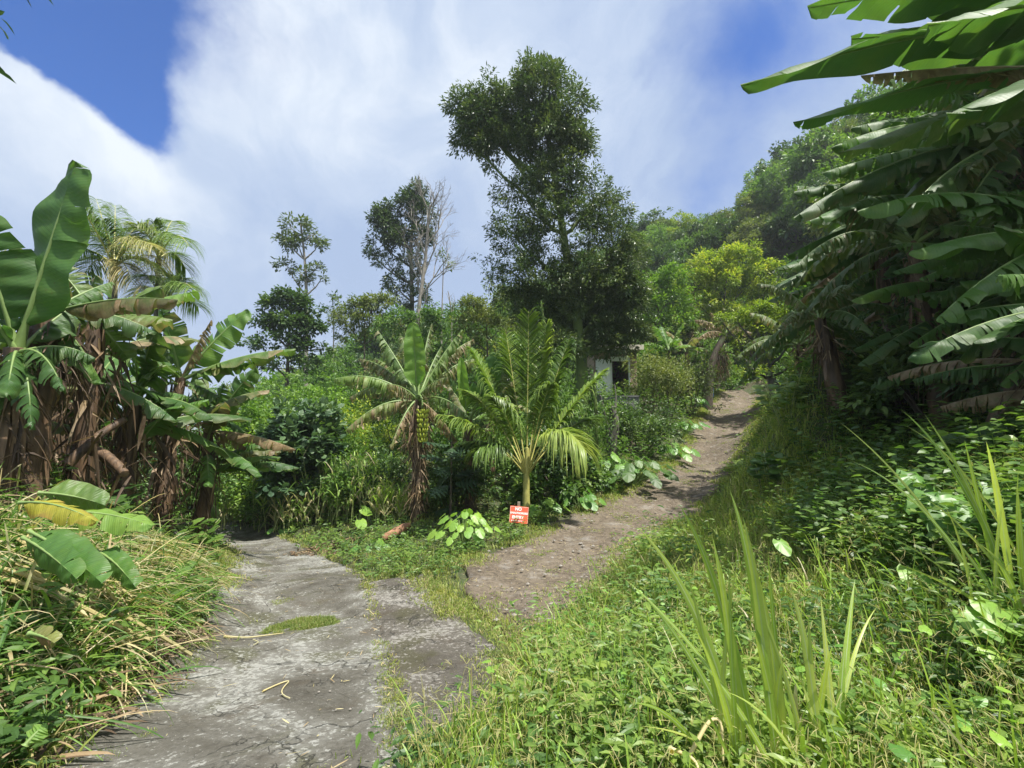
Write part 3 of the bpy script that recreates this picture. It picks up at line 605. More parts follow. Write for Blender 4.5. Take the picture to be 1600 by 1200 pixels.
# the tall central tree
ptree('tall_tree', 'tallest tree in the middle with dense dark glossy leaves and a moss covered trunk', 908, 18,
      [(880, 545, 40, 24, -.6), (850, 500, 50, 30, .6), (905, 470, 70, 40, .6), (960, 455, 50, 40, .5), (990, 480, 30, 30, .5), (825, 470, 40, 30, .6), (945, 540, 40, 22, .6), (722, 165, 22, 20), (930, 520, 44, 24, .5), (985, 525, 30, 22, .5), (760, 200, 44, 44), (775, 178, 53, 45), (840, 160, 60, 52), (885, 190, 41, 58), (790, 232, 51, 34), (855, 225, 69, 50), (738, 222, 30, 20), (848, 118, 30, 22), (900, 235, 32, 38),
       (868, 285, 60, 40), (822, 312, 53, 45), (925, 318, 53, 47), (808, 372, 48, 54), (880, 370, 76, 67), (950, 362, 44, 56), (838, 440, 67, 52), (918, 440, 71, 56), (975, 410, 30, 56), (900, 500, 57, 40, .6), (965, 490, 41, 49, .4), (800, 425, 41, 45, .5)],
      [(910, 560), (900, 480), (885, 400), (872, 310), (860, 240), (850, 170)], .27, .27, 42, .17, 'leaf_tall', 'bark_moss', leafT(.3), 2.5, nt=420, gap=-.5, stray=.2, spread=1.0, droop=.35)
ptree('tree', 'slender two tiered tree standing alone above the dense rounded tree on the left skyline', 480, 40,
      [(453, 352, 17, 10), (470, 350, 14, 12), (486, 368, 20, 10), (446, 374, 13, 8), (466, 384, 18, 8), (497, 384, 11, 7), (448, 415, 18, 9), (470, 428, 20, 8), (494, 420, 15, 12), (486, 440, 22, 9), (502, 436, 9, 8)],
      [(480, 520), (479, 450), (477, 400), (470, 350)], .26, .45, 34, .34, 'leaf_olive', 'bark_pale', L_M, 1.5, nt=60, gap=-.6, stray=.12)
ptree('tree', 'dense dark green layered tree below the slender two tiered tree on the left skyline', 448, 30,
      [(455, 468, 34, 12), (430, 480, 26, 12), (480, 482, 24, 10), (415, 505, 26, 12), (450, 505, 44, 16), (485, 515, 26, 14), (440, 535, 52, 18), (480, 548, 34, 18), (410, 540, 24, 12), (455, 570, 50, 22)],
      [(450, 560), (452, 510), (455, 470)], .2, .36, 42, .24, 'leaf_dark', 'bark', L_W, 1.4)
ptree('tree', 'tall dark tree with several upright crown lobes, left of the leafless tree', 640, 38,
      [(650, 305, 18, 17), (638, 325, 19, 19), (662, 335, 16, 22), (600, 332, 15, 17), (612, 352, 22, 19), (586, 348, 12, 12), (592, 375, 20, 17), (622, 378, 22, 22), (655, 372, 20, 24), (584, 400, 15, 14), (605, 412, 20, 17), (640, 415, 25, 24), (612, 440, 20, 14), (635, 452, 30, 22), (655, 470, 20, 22), (622, 480, 22, 17)],
      [(645, 505), (643, 440), (640, 380), (650, 310)], .3, .42, 40, .3, 'leaf_tall', 'bark_grey', L_M, 1.9, nt=90, gap=-.35, stray=.2)
ptree('tree', 'small spindly tree with a thin pale trunk right of the leafless tree', 690, 36,
      [(693, 406, 11, 10), (686, 414, 8, 7), (701, 414, 7, 7), (690, 398, 6, 5)], [(690, 500), (692, 440), (693, 410)], .11, .35, 18, .26, 'leaf_olive', 'bark_pale', L_M, 1.)
ptree('tree', 'small hazy grey green tree in the skyline gap right of the dense layered tree', 520, 44,
      [(520, 468, 12, 8), (510, 480, 10, 7), (530, 482, 12, 8), (518, 492, 16, 8)], [(522, 520), (520, 470)], .12, .4, 14, .3, 'leaf_blue', 'bark_grey', L_M, 1.)
# leafless tree
def bare(label, base, Y, ax, r0, tips, dep=4, name='bare_tree'):
    loc = G(P(base, 600, Y)[0], Y); rt = root(name, label, 'tree', loc); mb = MB(); a = np.array([P(x, y, Y) for x, y in ax]); a = interp(np.vstack([loc - [0, 0, .3], a]), 24); tube(mb, a, np.linspace(r0, r0 * .35, 24), 9, .5)
    def br(p, d, L, r, k):
        e = p + d * L + rng.normal(0, .06, 3) * L; m = (p + e) / 2 + rng.normal(0, .09, 3) * L; tube(mb, bez(p, m, e, 6), np.linspace(r, r * .55, 6), 5 if r > .02 else 4, cap=False)
        if k <= 0: return
        for _ in range(3 if k > 1 else 4):
            nd_ = norm(d + rng.normal(0, .42, 3) + [0, 0, .12]); s = bez(p, m, e, 6)[random.choice([3, 4, 5, 5])]; br(s, nd_, L * random.uniform(.5, .8), r * .55, k - 1)
    for (x, y, at) in tips:
        s = a[int(at * 23)]; q = P(x, y, Y + random.uniform(-1, 1)); d = q - s; L = np.linalg.norm(d); br(s, norm(d), L * .5, r0 * .32, dep)
    mb.build('trunk', M['bark_pale'], rt); return rt
bare('pale leafless tree with a spray of fine bare branches against the sky', 652, 36, [(652, 500), (656, 470), (661, 430), (667, 390), (668, 350), (672, 320)], .26,
     [(690, 292, .95), (664, 292, .95), (706, 322, .85), (650, 330, .8), (700, 350, .72), (642, 372, .7), (708, 378, .62), (652, 395, .6), (690, 400, .55), (680, 300, .98)])
bare('thin forked dead trunk on the hillside right of the leafless tree', 706, 34, [(706, 490), (704, 470), (700, 455)], .09, [(694, 450, .9), (708, 455, .8)], 1, 'dead_tree')
# hillside prototypes
def proto_tree(h, wdt, rc, n, size, leafm, bark, nl=7, tp=L_S, r0=.16, dens=1.2, base=.35, label='tree', **kw):
    L = []
    for k in range(nl):
        a = k * 2.4 + random.random(); f = (k + .5) / nl; rr = wdt * .5 * math.sin(math.pi * (.25 + .65 * f)); z = h * (base + (1 - base) * f * .88)
        L.append((math.cos(a) * rr * .75, math.sin(a) * rr * .75, z, wdt * random.uniform(.2, .34), wdt * random.uniform(.2, .34), h * random.uniform(.10, .17)))
    return Proto(tree('hill_tree', label, 'tree', (0, 0, 0), L, [(0, 0, -.6), (random.uniform(-.3, .3), 0, h * .4), (random.uniform(-.4, .4), random.uniform(-.3, .3), h * .82)], r0, rc, n, size, leafm, bark, tp, dens, nt=14, gap=-.12, stray=.22, **kw))
HP = [(proto_tree(7.5, 6.5, .5, 30, .48, 'leaf_dark', 'bark_grey'), 'dark green broadleaf tree'), (proto_tree(7, 6, .45, 30, .42, 'leaf_mid', 'bark_grey', 8), 'mid green bushy tree'),
      (proto_tree(6, 5.5, .45, 30, .44, 'leaf_olive', 'bark_grey', 8), 'olive green broadleaf tree'), (proto_tree(6, 5, .42, 34, .36, 'leaf_light', 'bark', 8), 'bright green leafy tree'),
      (proto_tree(9, 4.5, .45, 30, .32, 'leaf_olive', 'bark_pale', 7, base=.5, r0=.14), 'slender tree with a pale trunk'), (proto_tree(7.5, 5, .5, 26, .26, 'leaf_blue', 'bark_grey', 9, tp=L_N), 'feathery grey green tree'),
      (proto_tree(5.5, 5, .42, 42, .3, 'leaf_yellow', 'bark', 8), 'yellowish green tree'), (proto_tree(8, 6, .55, 26, .6, 'leaf_mid', 'bark_grey', 9), 'big leaved tree')]
SK = [(360, 575), (430, 560), (500, 500), (560, 480), (600, 470), (700, 460), (760, 445), (900, 400), (980, 350), (1010, 335), (1060, 335), (1130, 335), (1170, 320), (1210, 265), (1250, 230), (1300, 205), (1360, 150), (1500, 80), (1650, 40)]
def sky_y(px): return float(np.interp(px, [a for a, _ in SK], [b for _, b in SK]))
used = []; cnt = 0
cands = []
for gx_ in np.arange(-34, 50, 3.0):
    for gy_ in np.arange(31, 68, 3.0):
        cands.append((gx_ + random.uniform(-1.2, 1.2), gy_ + random.uniform(-1.2, 1.2)))
cands.sort(key=lambda q: q[1])
for x, y in cands:
    if pip(np.array([x]), np.array([y]), PD)[0] or near_road(np.array([x]), np.array([y]), 2.0)[0]: continue
    px = 800 + x / y * FPX
    if px < 380 or px > 1560 or cnt >= 270: continue
    if y < 38 and not (px > 1230 or px < 900): continue
    g = G(x, y); ht = P(px, sky_y(px), y)[2] - g[2]
    if ht < 1.4: continue
    k = random.choices(range(8), [5, 5, 4, 3, 1.5, 2, 1 if px > 900 else .4, 3])[0]
    if px > 1150 and k in (3, 6): k = random.choice([0, 1, 5])
    pr, nm = HP[k]; H0 = [7.5, 7, 6, 6, 9, 7.5, 5.5, 8][k]
    s = random.uniform(.75, 1.15); s = min(s, ht * random.uniform(.72, 1.12) / H0)
    if s < .28: continue
    where = 'on the hillside left of the tall central tree' if px < 770 else ('on the hillside behind the tall central tree' if px < 1000 else ('on the hillside above the dirt track' if px < 1200 else 'high on the steep slope at the right'))
    gr = 'hillside trees, ' + nm + ', ' + where
    pr.place(g - [0, 0, .3], random.uniform(0, 6.28), (s * random.uniform(.7, 1.15), s * random.uniform(.7, 1.15), s), nm + ' ' + where, gr); cnt += 1
print('hill trees', cnt)
for pr, nm in HP:
    if not pr.used:
        for c in kids(pr.o): bpy.data.objects.remove(c)
        bpy.data.objects.remove(pr.o)
# undergrowth carpet on the hill and in the valley
def scatter(N, x0, x1, y0, y1, m=.0, keep=None):
    x, y = rnd(N, x0, x1), rnd(N, y0, y1); ok = ~near_road(x, y, m) if m is not None else np.ones(N, bool)
    if keep is not None: ok &= keep(x, y)
    x, y = x[ok], y[ok]; return np.stack([x, y, zt(x, y) + bump(x, y)], -1)
inview = lambda x, y: (abs(x / np.maximum(y, .5)) < 1.35)
mb = MB(); p = scatter(9000, -36, 46, 26, 68, .5, inview); k = len(p)
leaf_cloud(mb, p + UP * rnd(k, .2, .9)[:, None], norm(UP + rng.normal(0, .3, (k, 3))), .8, 14, .42, L_S)
tag(mb.build('undergrowth', M['leaf_mid'], None, smooth=False), 'low green undergrowth covering the hillside between the trees', 'undergrowth', kind='stuff')
# ---- trees beside the dirt track
ptree('tree', 'rounded tree with yellow tipped leaves above the bend of the dirt track', 1120, 32,
      [(1085, 440, 34, 22), (1110, 415, 34, 20), (1150, 405, 36, 22), (1185, 425, 32, 22), (1130, 445, 44, 26), (1170, 465, 40, 26), (1090, 475, 38, 24), (1200, 450, 24, 22), (1140, 490, 46, 22), (1105, 505, 34, 18)],
      [(1125, 570), (1128, 500), (1135, 440)], .16, .34, 46, .23, 'leaf_yellow', 'bark', L_M, 1.4)
ptree('tree', 'leaning tree with grey brown trunk and yellow green canopy right of the dirt track', 1213, 22,
      [(1185, 492, 34, 16), (1150, 500, 26, 12), (1225, 500, 30, 16), (1200, 518, 46, 16), (1150, 528, 26, 14), (1170, 552, 34, 16), (1240, 530, 32, 18), (1125, 500, 18, 10), (1180, 580, 24, 10, -1), (1250, 560, 22, 16)],
      [(1208, 600), (1200, 575), (1190, 545), (1182, 510)], .24, .26, 40, .17, 'leaf_yellow', 'bark_grey', L_M, 1.3)
ptree('tree', 'light green tree between the house and the yellow tipped tree', 1030, 30,
      [(1010, 450, 34, 22), (1045, 440, 32, 22), (1000, 480, 34, 22), (1040, 475, 40, 24), (1020, 510, 44, 22), (1060, 500, 30, 20), (985, 440, 22, 20)], [(1030, 560), (1028, 480)], .15, .34, 44, .24, 'leaf_light', 'bark', L_M, 1.3)
ptree('tree', 'small yellow green tree behind the fronds left of the tall central tree', 762, 26,
      [(740, 480, 26, 18), (770, 470, 26, 20), (752, 505, 36, 22), (785, 510, 28, 22), (730, 520, 24, 18), (765, 540, 34, 20)], [(762, 560), (760, 500)], .12, .3, 44, .2, 'leaf_olive', 'bark', L_M, 1.3)
ptree('tree', 'olive tree with reddish shoots above the ragged banana plant', 560, 33,
      [(560, 480, 26, 16), (590, 475, 26, 16), (540, 500, 28, 16), (575, 505, 36, 20), (610, 500, 26, 18), (550, 525, 30, 18)], [(570, 560), (570, 500)], .14, .34, 44, .24, 'leaf_olive', 'bark', L_M, 1.2)
ptree('tree', 'pale green spreading shrub tree below the leafless tree', 640, 30, [(620, 500, 28, 16), (655, 505, 28, 14), (690, 500, 26, 16), (640, 525, 36, 16), (700, 530, 30, 18), (670, 545, 34, 18)], [(650, 560), (655, 510)], .14, .34, 44, .24, 'leaf_mid', 'bark', L_M, 1.2)
# ---- shrubs of the valley and beside the track: (label, px, top py, Y, r, material, leaf size, template)
BS = [('light green creeper mound behind the cane grass', 430, 600, 17, 2.3, 'leaf_light', .14, L_W), ('tall light green leafy thicket below the dense layered tree', 400, 575, 23, 3., 'leaf_mid', .16, L_M),
      ('dark round leaved shrub left of the ragged banana plant', 492, 620, 14, 1.35, 'leaf_blue', .17, L_H), ('bright green shrub under the drooping ragged banana leaf', 545, 640, 15, 1.5, 'leaf_light', .12, L_M),
      ('feathery green thicket behind the ragged banana plant', 560, 540, 24, 3.2, 'leaf_mid', .22, L_N), ('leafy thicket below the olive tree', 500, 560, 25, 3, 'leaf_mid', .18, L_M),
      ('green shrub behind the two upright banana leaves', 700, 570, 19, 2.2, 'leaf_mid', .15, L_M), ('shady shrub at the foot of the upright banana leaves', 720, 690, 12.5, 1.3, 'leaf_dark', .13, L_M),
      ('shady shrub behind the young coconut palm', 800, 640, 14, 1.5, 'leaf_mid', .14, L_M), ('dark shrub right behind the coconut palm stem', 870, 680, 12.6, 1.1, 'leaf_dark', .13, L_W),
      ('green shrub between the coconut palm and the tall mossy trunk', 850, 590, 17, 1.6, 'leaf_mid', .15, L_M), ('dark leafy shrub hiding the right side of the house', 1014, 536, 21.5, 1.2, 'leaf_olive', .14, L_M), ('tall leafy shrub hiding the left side of the house', 912, 548, 20.5, .85, 'leaf_dark', .13, L_M), ('speckled dark shrub hiding the foot of the house', 1000, 596, 18, 1.25, 'leaf_dark', .13, L_M),
      ('tall dark speckled shrub beside the track', 1040, 540, 19.5, 1.25, 'leaf_olive', .13, L_M), ('dense dark shrub beside the taro patch', 1000, 630, 16.3, 1.15, 'leaf_dark', .12, L_M),
      ('shrub with brown twigs beside the upper track', 1078, 545, 22.5, 1.2, 'leaf_olive', .14, L_M), ('light shrub in front of the house wall', 930, 604, 18.5, .9, 'leaf_mid', .11, L_M),
      ('bright green bush at the end of the dirt track', 1150, 560, 40, 2.6, 'leaf_light', .22, L_M), ('green bank of shrubs right of the track end', 1180, 545, 36, 2.2, 'leaf_mid', .2, L_M),
      ('bushy green shrub behind the leaning trunk', 1250, 560, 25, 1.9, 'leaf_mid', .17, L_M), ('dark shrub under the leaning banana leaves on the right bank', 1330, 500, 17, 2.2, 'leaf_dark', .17, L_M),
      ('green shrub on the right bank above the track', 1290, 540, 20, 1.8, 'leaf_mid', .15, L_M), ('leafy shrub at the upper right bank', 1400, 440, 15, 2.4, 'leaf_mid', .16, L_M),
      ('shrub in front of the low grey wall below the house', 965, 615, 17.3, .9, 'leaf_mid', .12, L_M), ('bright leafy shrub above the cane grass in the hollow', 470, 590, 18.5, 1.7, 'leaf_light', .14, L_M), ('tall bright thicket between the hollow and the ragged banana plant', 520, 575, 20, 1.9, 'leaf_light', .15, L_W), ('leafy mound right of the light creeper mound', 455, 640, 15.2, 1.1, 'weed', .13, L_W), ('yellow green shrub in the middle of the hollow', 575, 600, 18, 1.5, 'leaf_yellow', .13, L_M), ('dark bush behind the ragged banana leaves', 640, 560, 16.5, 1.6, 'leaf_dark', .15, L_M),
      ('glossy shrub between the ragged banana plant and the coconut palm', 700, 640, 13.6, 1.2, 'leaf_mid', .13, L_W), ('bright creeper over the foot of the cane grass', 545, 730, 13.2, .9, 'weed', .12, L_W), ('low bright shrub at the inner bend of the concrete road', 430, 745, 14.6, 1.1, 'weed', .12, L_M), ('low green shrub behind the red sign', 860, 735, 11.2, 1.0, 'weed', .13, L_W), ('low leafy shrub left of the taro patch', 915, 720, 12.5, .8, 'weed', .12, L_W),
      ('leafy shrub at the far bend of the concrete road', 345, 690, 17.5, 2., 'leaf_mid', .14, L_M), ('shaded shrub behind the dead banana stems', 250, 640, 12, 2., 'leaf_mid', .13, L_M), ('dark shrub under the left banana grove', 130, 600, 9, 1.9, 'leaf_dark', .13, L_M), ('dark shrub at the left edge of the grove', -20, 560, 7, 1.6, 'leaf_dark', .13, L_M),
      ('shaded shrub in the left grove by the road', 300, 700, 13, 1.3, 'leaf_mid', .12, L_M), ('tall shrub left of the mossy trunk', 820, 560, 19, 1.7, 'leaf_olive', .15, L_M), ('leafy shrub below the yellow tipped tree', 1100, 520, 29, 2.2, 'leaf_mid', .18, L_M),
      ('light green shrub below the hillside trees beside the house', 960, 520, 30, 2.4, 'leaf_light', .2, L_M), ('rounded green shrub right of the house roof', 1010, 535, 26, 2.0, 'leaf_mid', .17, L_M), ('shrub with yellow shoots behind the banana bunch', 600, 590, 19, 2., 'leaf_yellow', .15, L_M),
      ('dark green shrub between the cane grass and the banana stem', 610, 700, 13.2, 1.2, 'leaf_dark', .12, L_M), ('pale green shrub in the valley beside the cane grass', 400, 660, 15.5, 1.4, 'leaf_light', .12, L_W)]
for (lb, px, top, Y, r, mt, sz, tp) in BS:
    g, h = span(px, top, Y); rc = .26 if Y < 17 else .36
    bush('shrub', lb, 'shrub', g, r, max(h, .5), rc, 36, sz, mt, tp, 1.15 if h < 4 else .95)
print('mid done')
# ================================================================ house
hx, hy = P(958, 600, 24)[0], 24.; hz = 3.0
H = root('house', 'small timber house with white fascia and open white door behind the shrubs', 'house', (hx, hy, hz))
def box(mb, x0, x1, y0, y1, z0, z1, tint=.5, mat=0):
    v = np.array([(x, y, z) for x in (x0, x1) for y in (y0, y1) for z in (z0, z1)], float)
    mb.add(v, [(0, 1, 3, 2), (4, 6, 7, 5), (0, 4, 5, 1), (2, 3, 7, 6), (0, 2, 6, 4), (1, 5, 7, 3)], tint, 0, None, mat)
def m_boards():
    m, nt, out = nodes('painted_boards'); tc = nd(nt, 'ShaderNodeTexCoord').outputs['Object']; sp = nd(nt, 'ShaderNodeSeparateXYZ'); lk(nt, tc, sp.inputs[0])
    fr = math_(nt, 'FRACT', math_(nt, 'MULTIPLY', sp.outputs[2], 6.)); g = mrange(nt, fr, 0, .12, 0, 1)
    c = mixc(nt, mrange(nt, noise_(nt, tc, 4, 5), .3, .7), (.24, .16, .11), (.36, .27, .2)); c = mixc(nt, g, (.08, .045, .035), c)
    p = nd(nt, 'ShaderNodeBsdfPrincipled', i_Roughness=.8); lk(nt, c, p.inputs['Base Color']); lk(nt, p.outputs[0], out.inputs[0]); return m
M['boards'] = m_boards(); M['white'] = plain('white_paint', (.8, .82, .84), .5, .06); M['cream'] = plain('cream_fascia', (.62, .58, .46), .6, .12, 5); M['dkwood'] = plain('dark_interior', (.10, .05, .035), .7); M['cblock'] = plain('grey_render', (.22, .22, .22), .9, .25, 6)
b = MB(); e = 0
box(b, -1.0, -.10, 0, .15, -.6, 2.45); box(b, .92, 1.3, 0, .15, -.6, 2.45); box(b, -.10, .92, 0, .15, 2.12, 2.45); box(b, -1.0, -.85, .15, 4, -.6, 2.45); box(b, 1.15, 1.3, .15, 4, -.6, 2.45); box(b, -1.0, 1.3, 4, 4.15, -.6, 2.45); box(b, -.1, .92, .0, .15, -.6, -.02)
b.build('wall', M['boards'], H, False, ) if False else None
b.V = [v + [hx, hy, hz] for v in b.V]; b.build('wall', M['boards'], H, False)
def hpart(nm, mat, boxes, par=H):
    b = MB()
    for q in boxes: box(b, *q)
    b.V = [v + [hx, hy, hz] for v in b.V]; return b.build(nm, M[mat], par, False)
hpart('roof', 'cream', [(-1.15, 1.45, -.75, 4.5, 2.46, 2.56), (-1.17, 1.47, -.80, -.751, 2.40, 2.66), (-.5, 1.3, 1., 4.2, 2.565, 2.95)])
hpart('floor', 'cblock', [(-.84, 1.14, .16, 3.99, -.1, 0)])
hpart('door_frame', 'white', [(-.10, -.04, -.03, .17, 0, 2.08), (.86, .92, -.03, .17, 0, 2.08), (-.10, .92, -.03, .17, 2.081, 2.14), (-.04, .86, .02, .06, 1.9, 2.08)])
d = hpart('door', 'white', [(-.93, -.12, -.09, -.05, .02, 2.0)]); hpart('door_handle', 'dkwood', [(-.86, -.80, -.12, -.091, .98, 1.06)], d)
hpart('inner_wall', 'dkwood', [(-.6, -.5, .9, 3.5, 0, 2.3), (-.5, 1.1, 3.2, 3.3, 0, 2.3)])
g = G(4.75, 19.6); b = MB(); box(b, g[0] - 1.1, g[0] + .8, 19.55, 19.75, g[2] - .5, P(970, 620, 19.6)[2]); box(b, g[0] - 1.14, g[0] + .84, 19.51, 19.79, P(970, 620, 19.6)[2] + .001, P(970, 620, 19.6)[2] + .05)
tag(b.build('retaining_wall', M['cblock'], None, False, at=g), 'low grey rendered wall in the shrubs below the house door', 'wall')
# blue plastic barrel behind the leaning stem
g = G(P(1107, 600, 28.5)[0], 28.5); b = MB(); rt = root('barrel', 'blue plastic barrel half hidden behind the leaning dry banana stem', 'barrel', g)
M['blue'] = plain('blue_plastic', (.02, .16, .48), .4)
zz = np.array([0, .02, .05, .3, .33, .36, .62, .65, .68, .9, .93, .95]); rr = np.array([.25, .28, .29, .29, .305, .29, .29, .305, .29, .29, .27, .24]); tube(b, np.stack([zz * 0 + g[0], zz * 0 + g[1], zz + g[2]], -1), rr, 20); b.build('drum', M['blue'], rt)
b = MB(); tube(b, np.array([[0, 0, .951], [0, 0, .98], [0, 0, .985]]) + g, [.25, .25, .2], 20); b.build('lid', M['blue'], rt)
# ================================================================ sign
sp_ = P(811, 810, 9.3); gs = G(sp_[0], 9.45); S = root('warning_sign', 'small tilted red board with white lettering on a stake beside the dirt track', 'sign', gs)
M['red'] = plain('red_paint', (.82, .12, .06), .5, .16, 9); M['wood'] = barkmat('weathered_wood', (.22, .18, .13), (.44, .38, .29), stretch=.15); M['lett'] = plain('white_lettering', (.85, .8, .78), .6, .05)
b = MB(); box(b, -.028, .028, .012, .045, -.2, .50); b.V = [v + gs for v in b.V]; b.build('stake', M['wood'], S, False)
zc = sp_[2] - gs[2] + .05; ti = R(-5)
def signpt(v): x, z = v[:, 0].copy(), v[:, 2].copy(); o = v.copy(); o[:, 1] = v[:, 1] + z * .22 - .035; o[:, 0] = x * math.cos(ti) - z * math.sin(ti); o[:, 2] = x * math.sin(ti) + z * math.cos(ti) + zc; return o
b = MB(); box(b, -.19, .19, -.006, .010, -.16, .16); b.V = [signpt(v) + gs for v in b.V]; bd = b.build('board', M['red'], S, False)
b = MB(); box(b, -.186, -.180, -.008, -.0062, -.155, .155); box(b, .180, .186, -.008, -.0062, -.155, .155); box(b, -.179, .179, -.008, -.0062, .149, .155); b.V = [signpt(v) + gs for v in b.V]; b.build('edge_line', M['cream'], S, False)
def lettering(txt, size, x, z, ex=0.):
    cu = bpy.data.curves.new('t', 'FONT'); cu.body = txt; cu.size = size; cu.align_x = 'CENTER'; cu.align_y = 'CENTER'; cu.offset = ex; cu.extrude = .0008
    to = bpy.data.objects.new('t', cu); col.objects.link(to); dg = bpy.context.evaluated_depsgraph_get(); me = bpy.data.meshes.new_from_object(to.evaluated_get(dg)); bpy.data.objects.remove(to)
    n = len(me.vertices); a = np.empty(n * 3, np.float32); me.vertices.foreach_get('co', a); a = a.reshape(-1, 3); v = np.stack([a[:, 0] + x, -a[:, 2] - .0085, a[:, 1] + z], -1)
    v = signpt(v); me.vertices.foreach_set('co', v.astype(np.float32).ravel()); me.name = 'lettering'; me.materials.clear(); me.materials.append(M['lett']); me.update()
    o = bpy.data.objects.new('lettering', me); col.objects.link(o); o.parent = S; return o
lettering('NO', .085, -.02, .108, .004); lettering('UNAUTHORIZED', .047, 0, .030, .003); lettering('ENTRY', .078, -.02, -.052, .004)
b = MB()
for k in range(9): 
    x = -.15 + k * .028; box(b, x, x + .019, -.0085, -.0063, -.128, -.108)
b.V = [signpt(v) + gs for v in b.V]; b.build('small_print', M['lett'], S, False)
# ================================================================ the ragged banana plant with a bunch
Yb = 11.6; g = G(P(655, 600, Yb)[0], Yb); top = P(650, 625, Yb); B = root('banana_plant', 'ragged banana plant carrying a green and yellow bunch of bananas', 'banana plant', g)
stem(B, [g - [0, 0, .2], (g + top) / 2 + [.05, 0, 0], top], .17, .09)
def bl(par, x0, y0, x1, y1, Y0, Y1, w, **k): return banana_leaf(par, P(x0, y0, Y0), P(x1, y1, Y1), w, **k)
rg = dict(ragged=.75, droop=.5, curl=.8, dry=.15, edge=.4, tint=.6)
bl(B, 650, 625, 522, 592, Yb, Yb - .4, .95, arch=.28, **rg); bl(B, 648, 628, 540, 672, Yb, Yb - .8, .9, arch=.3, **{**rg, 'dry': .35}); bl(B, 650, 622, 545, 622, Yb, Yb + .9, .9, arch=.28, **{**rg, 'dry': .3})
bl(B, 652, 620, 590, 515, Yb, Yb + .4, .95, arch=.06, **{**rg, 'dry': .1}); bl(B, 655, 620, 722, 515, Yb, Yb + .5, .9, arch=.12, **rg); bl(B, 655, 622, 752, 560, Yb, Yb + 1., .9, arch=.25, **{**rg, 'dry': .35})
bl(B, 652, 620, 645, 503, Yb, Yb - .3, .66, arch=.0, droop=-.25, curl=-.1, tears=2, edge=0, tint=.85, hint=np.array([0, -1., .2]), midf=.5)
bl(B, 655, 625, 735, 655, Yb, Yb - .9, .9, arch=.3, **rg); bl(B, 650, 622, 600, 545, Yb, Yb + 1.2, .9, arch=.1, **rg); bl(B, 650, 625, 610, 700, Yb, Yb - 1., .75, arch=.22, **{**rg, 'dry': .5}); bl(B, 655, 620, 690, 540, Yb, Yb + 1.3, .9, arch=.1, **rg); bl(B, 648, 625, 585, 560, Yb, Yb + .9, .9, arch=.2, **{**rg, 'dry': .3})
for (x1_, y1_, dy_, dr_) in [(560, 560, .8, .3), (625, 520, .7, .2), (675, 505, .9, .2), (740, 530, 1.3, .5), (580, 650, .5, .8), (715, 690, .4, .8), (605, 600, -1., .4), (700, 590, -.8, .3)]: bl(B, 651, 624, x1_, y1_, Yb, Yb + dy_, .85, arch=.2, ragged=.8, droop=.55, curl=.8, dry=dr_, edge=.5, tint=.4)
hanging_dead(B, P(650, 635, Yb), P(656, 790, Yb), .17, 150, (.35, .95), (.03, .12), tp=.6); hanging_dead(B, P(650, 625, Yb), P(652, 700, Yb), .3, 50, (.5, 1.), (.03, .12), tp=.6)
mb = MB(); c0, c1 = P(660, 640, Yb - .3), P(661, 693, Yb - .38)
for k in range(7):
    c = c0 * (1 - k / 7) + c1 * (k / 7) + [random.uniform(-.02, .02), 0, -.06]; nb = 11 - k // 2
    for j in range(nb):
        a = j / nb * 6.283 + k * .9 + random.uniform(-.2, .2); o = np.array([math.cos(a), math.sin(a), 0]); rr = .085 * (1 - .06 * k) * random.uniform(.8, 1.15); q = bez(c + o * rr * .6 - UP * .03, c + o * (rr + .075) - UP * .01, c + o * (rr + .06) + UP * .10, 6)
        tube(mb, q, np.array([.010, .018, .021, .021, .017, .007]), 6, .5)
tube(mb, bez(P(651, 618, Yb), P(662, 612, Yb - .35), c0, 8), .025, 6, mat=1); tube(mb, [c0, c1 - [0, 0, .1]], .02, 6, mat=1)
mb.build('banana_bunch', [M['fruit'], M['rib']], B)
# second, upright banana plant
g = G(P(735, 600, 11.9)[0], 11.9); top = P(733, 655, 11.9); B2 = root('banana_plant', 'banana plant with two broad upright leaves left of the young coconut palm', 'banana plant', g); stem(B2, [g - [0, 0, .1], top], .13, .08)
bl(B2, 730, 655, 720, 558, 11.9, 11.8, .42, arch=0, droop=-.5, curl=-.3, tears=0, edge=0, tint=.9, hint=np.array([0, -1., .1])); bl(B2, 735, 655, 777, 553, 11.9, 11.4, .82, arch=.02, droop=.1, curl=.2, tears=3, edge=.05, tint=.45, hint=np.array([0, -1., .3]))
bl(B2, 728, 658, 672, 632, 11.9, 11.3, .45, arch=.18, droop=.3, tears=6, edge=.1); bl(B2, 735, 660, 790, 640, 11.9, 12.5, .5, arch=.2, tears=6, edge=.2); hanging_dead(B2, top, g, .13, 90, (.4, 1.), (.04, .1)); bl(B2, 735, 660, 700, 600, 11.9, 12.6, .5, arch=.1, tears=8, ragged=.4, dry=.4)
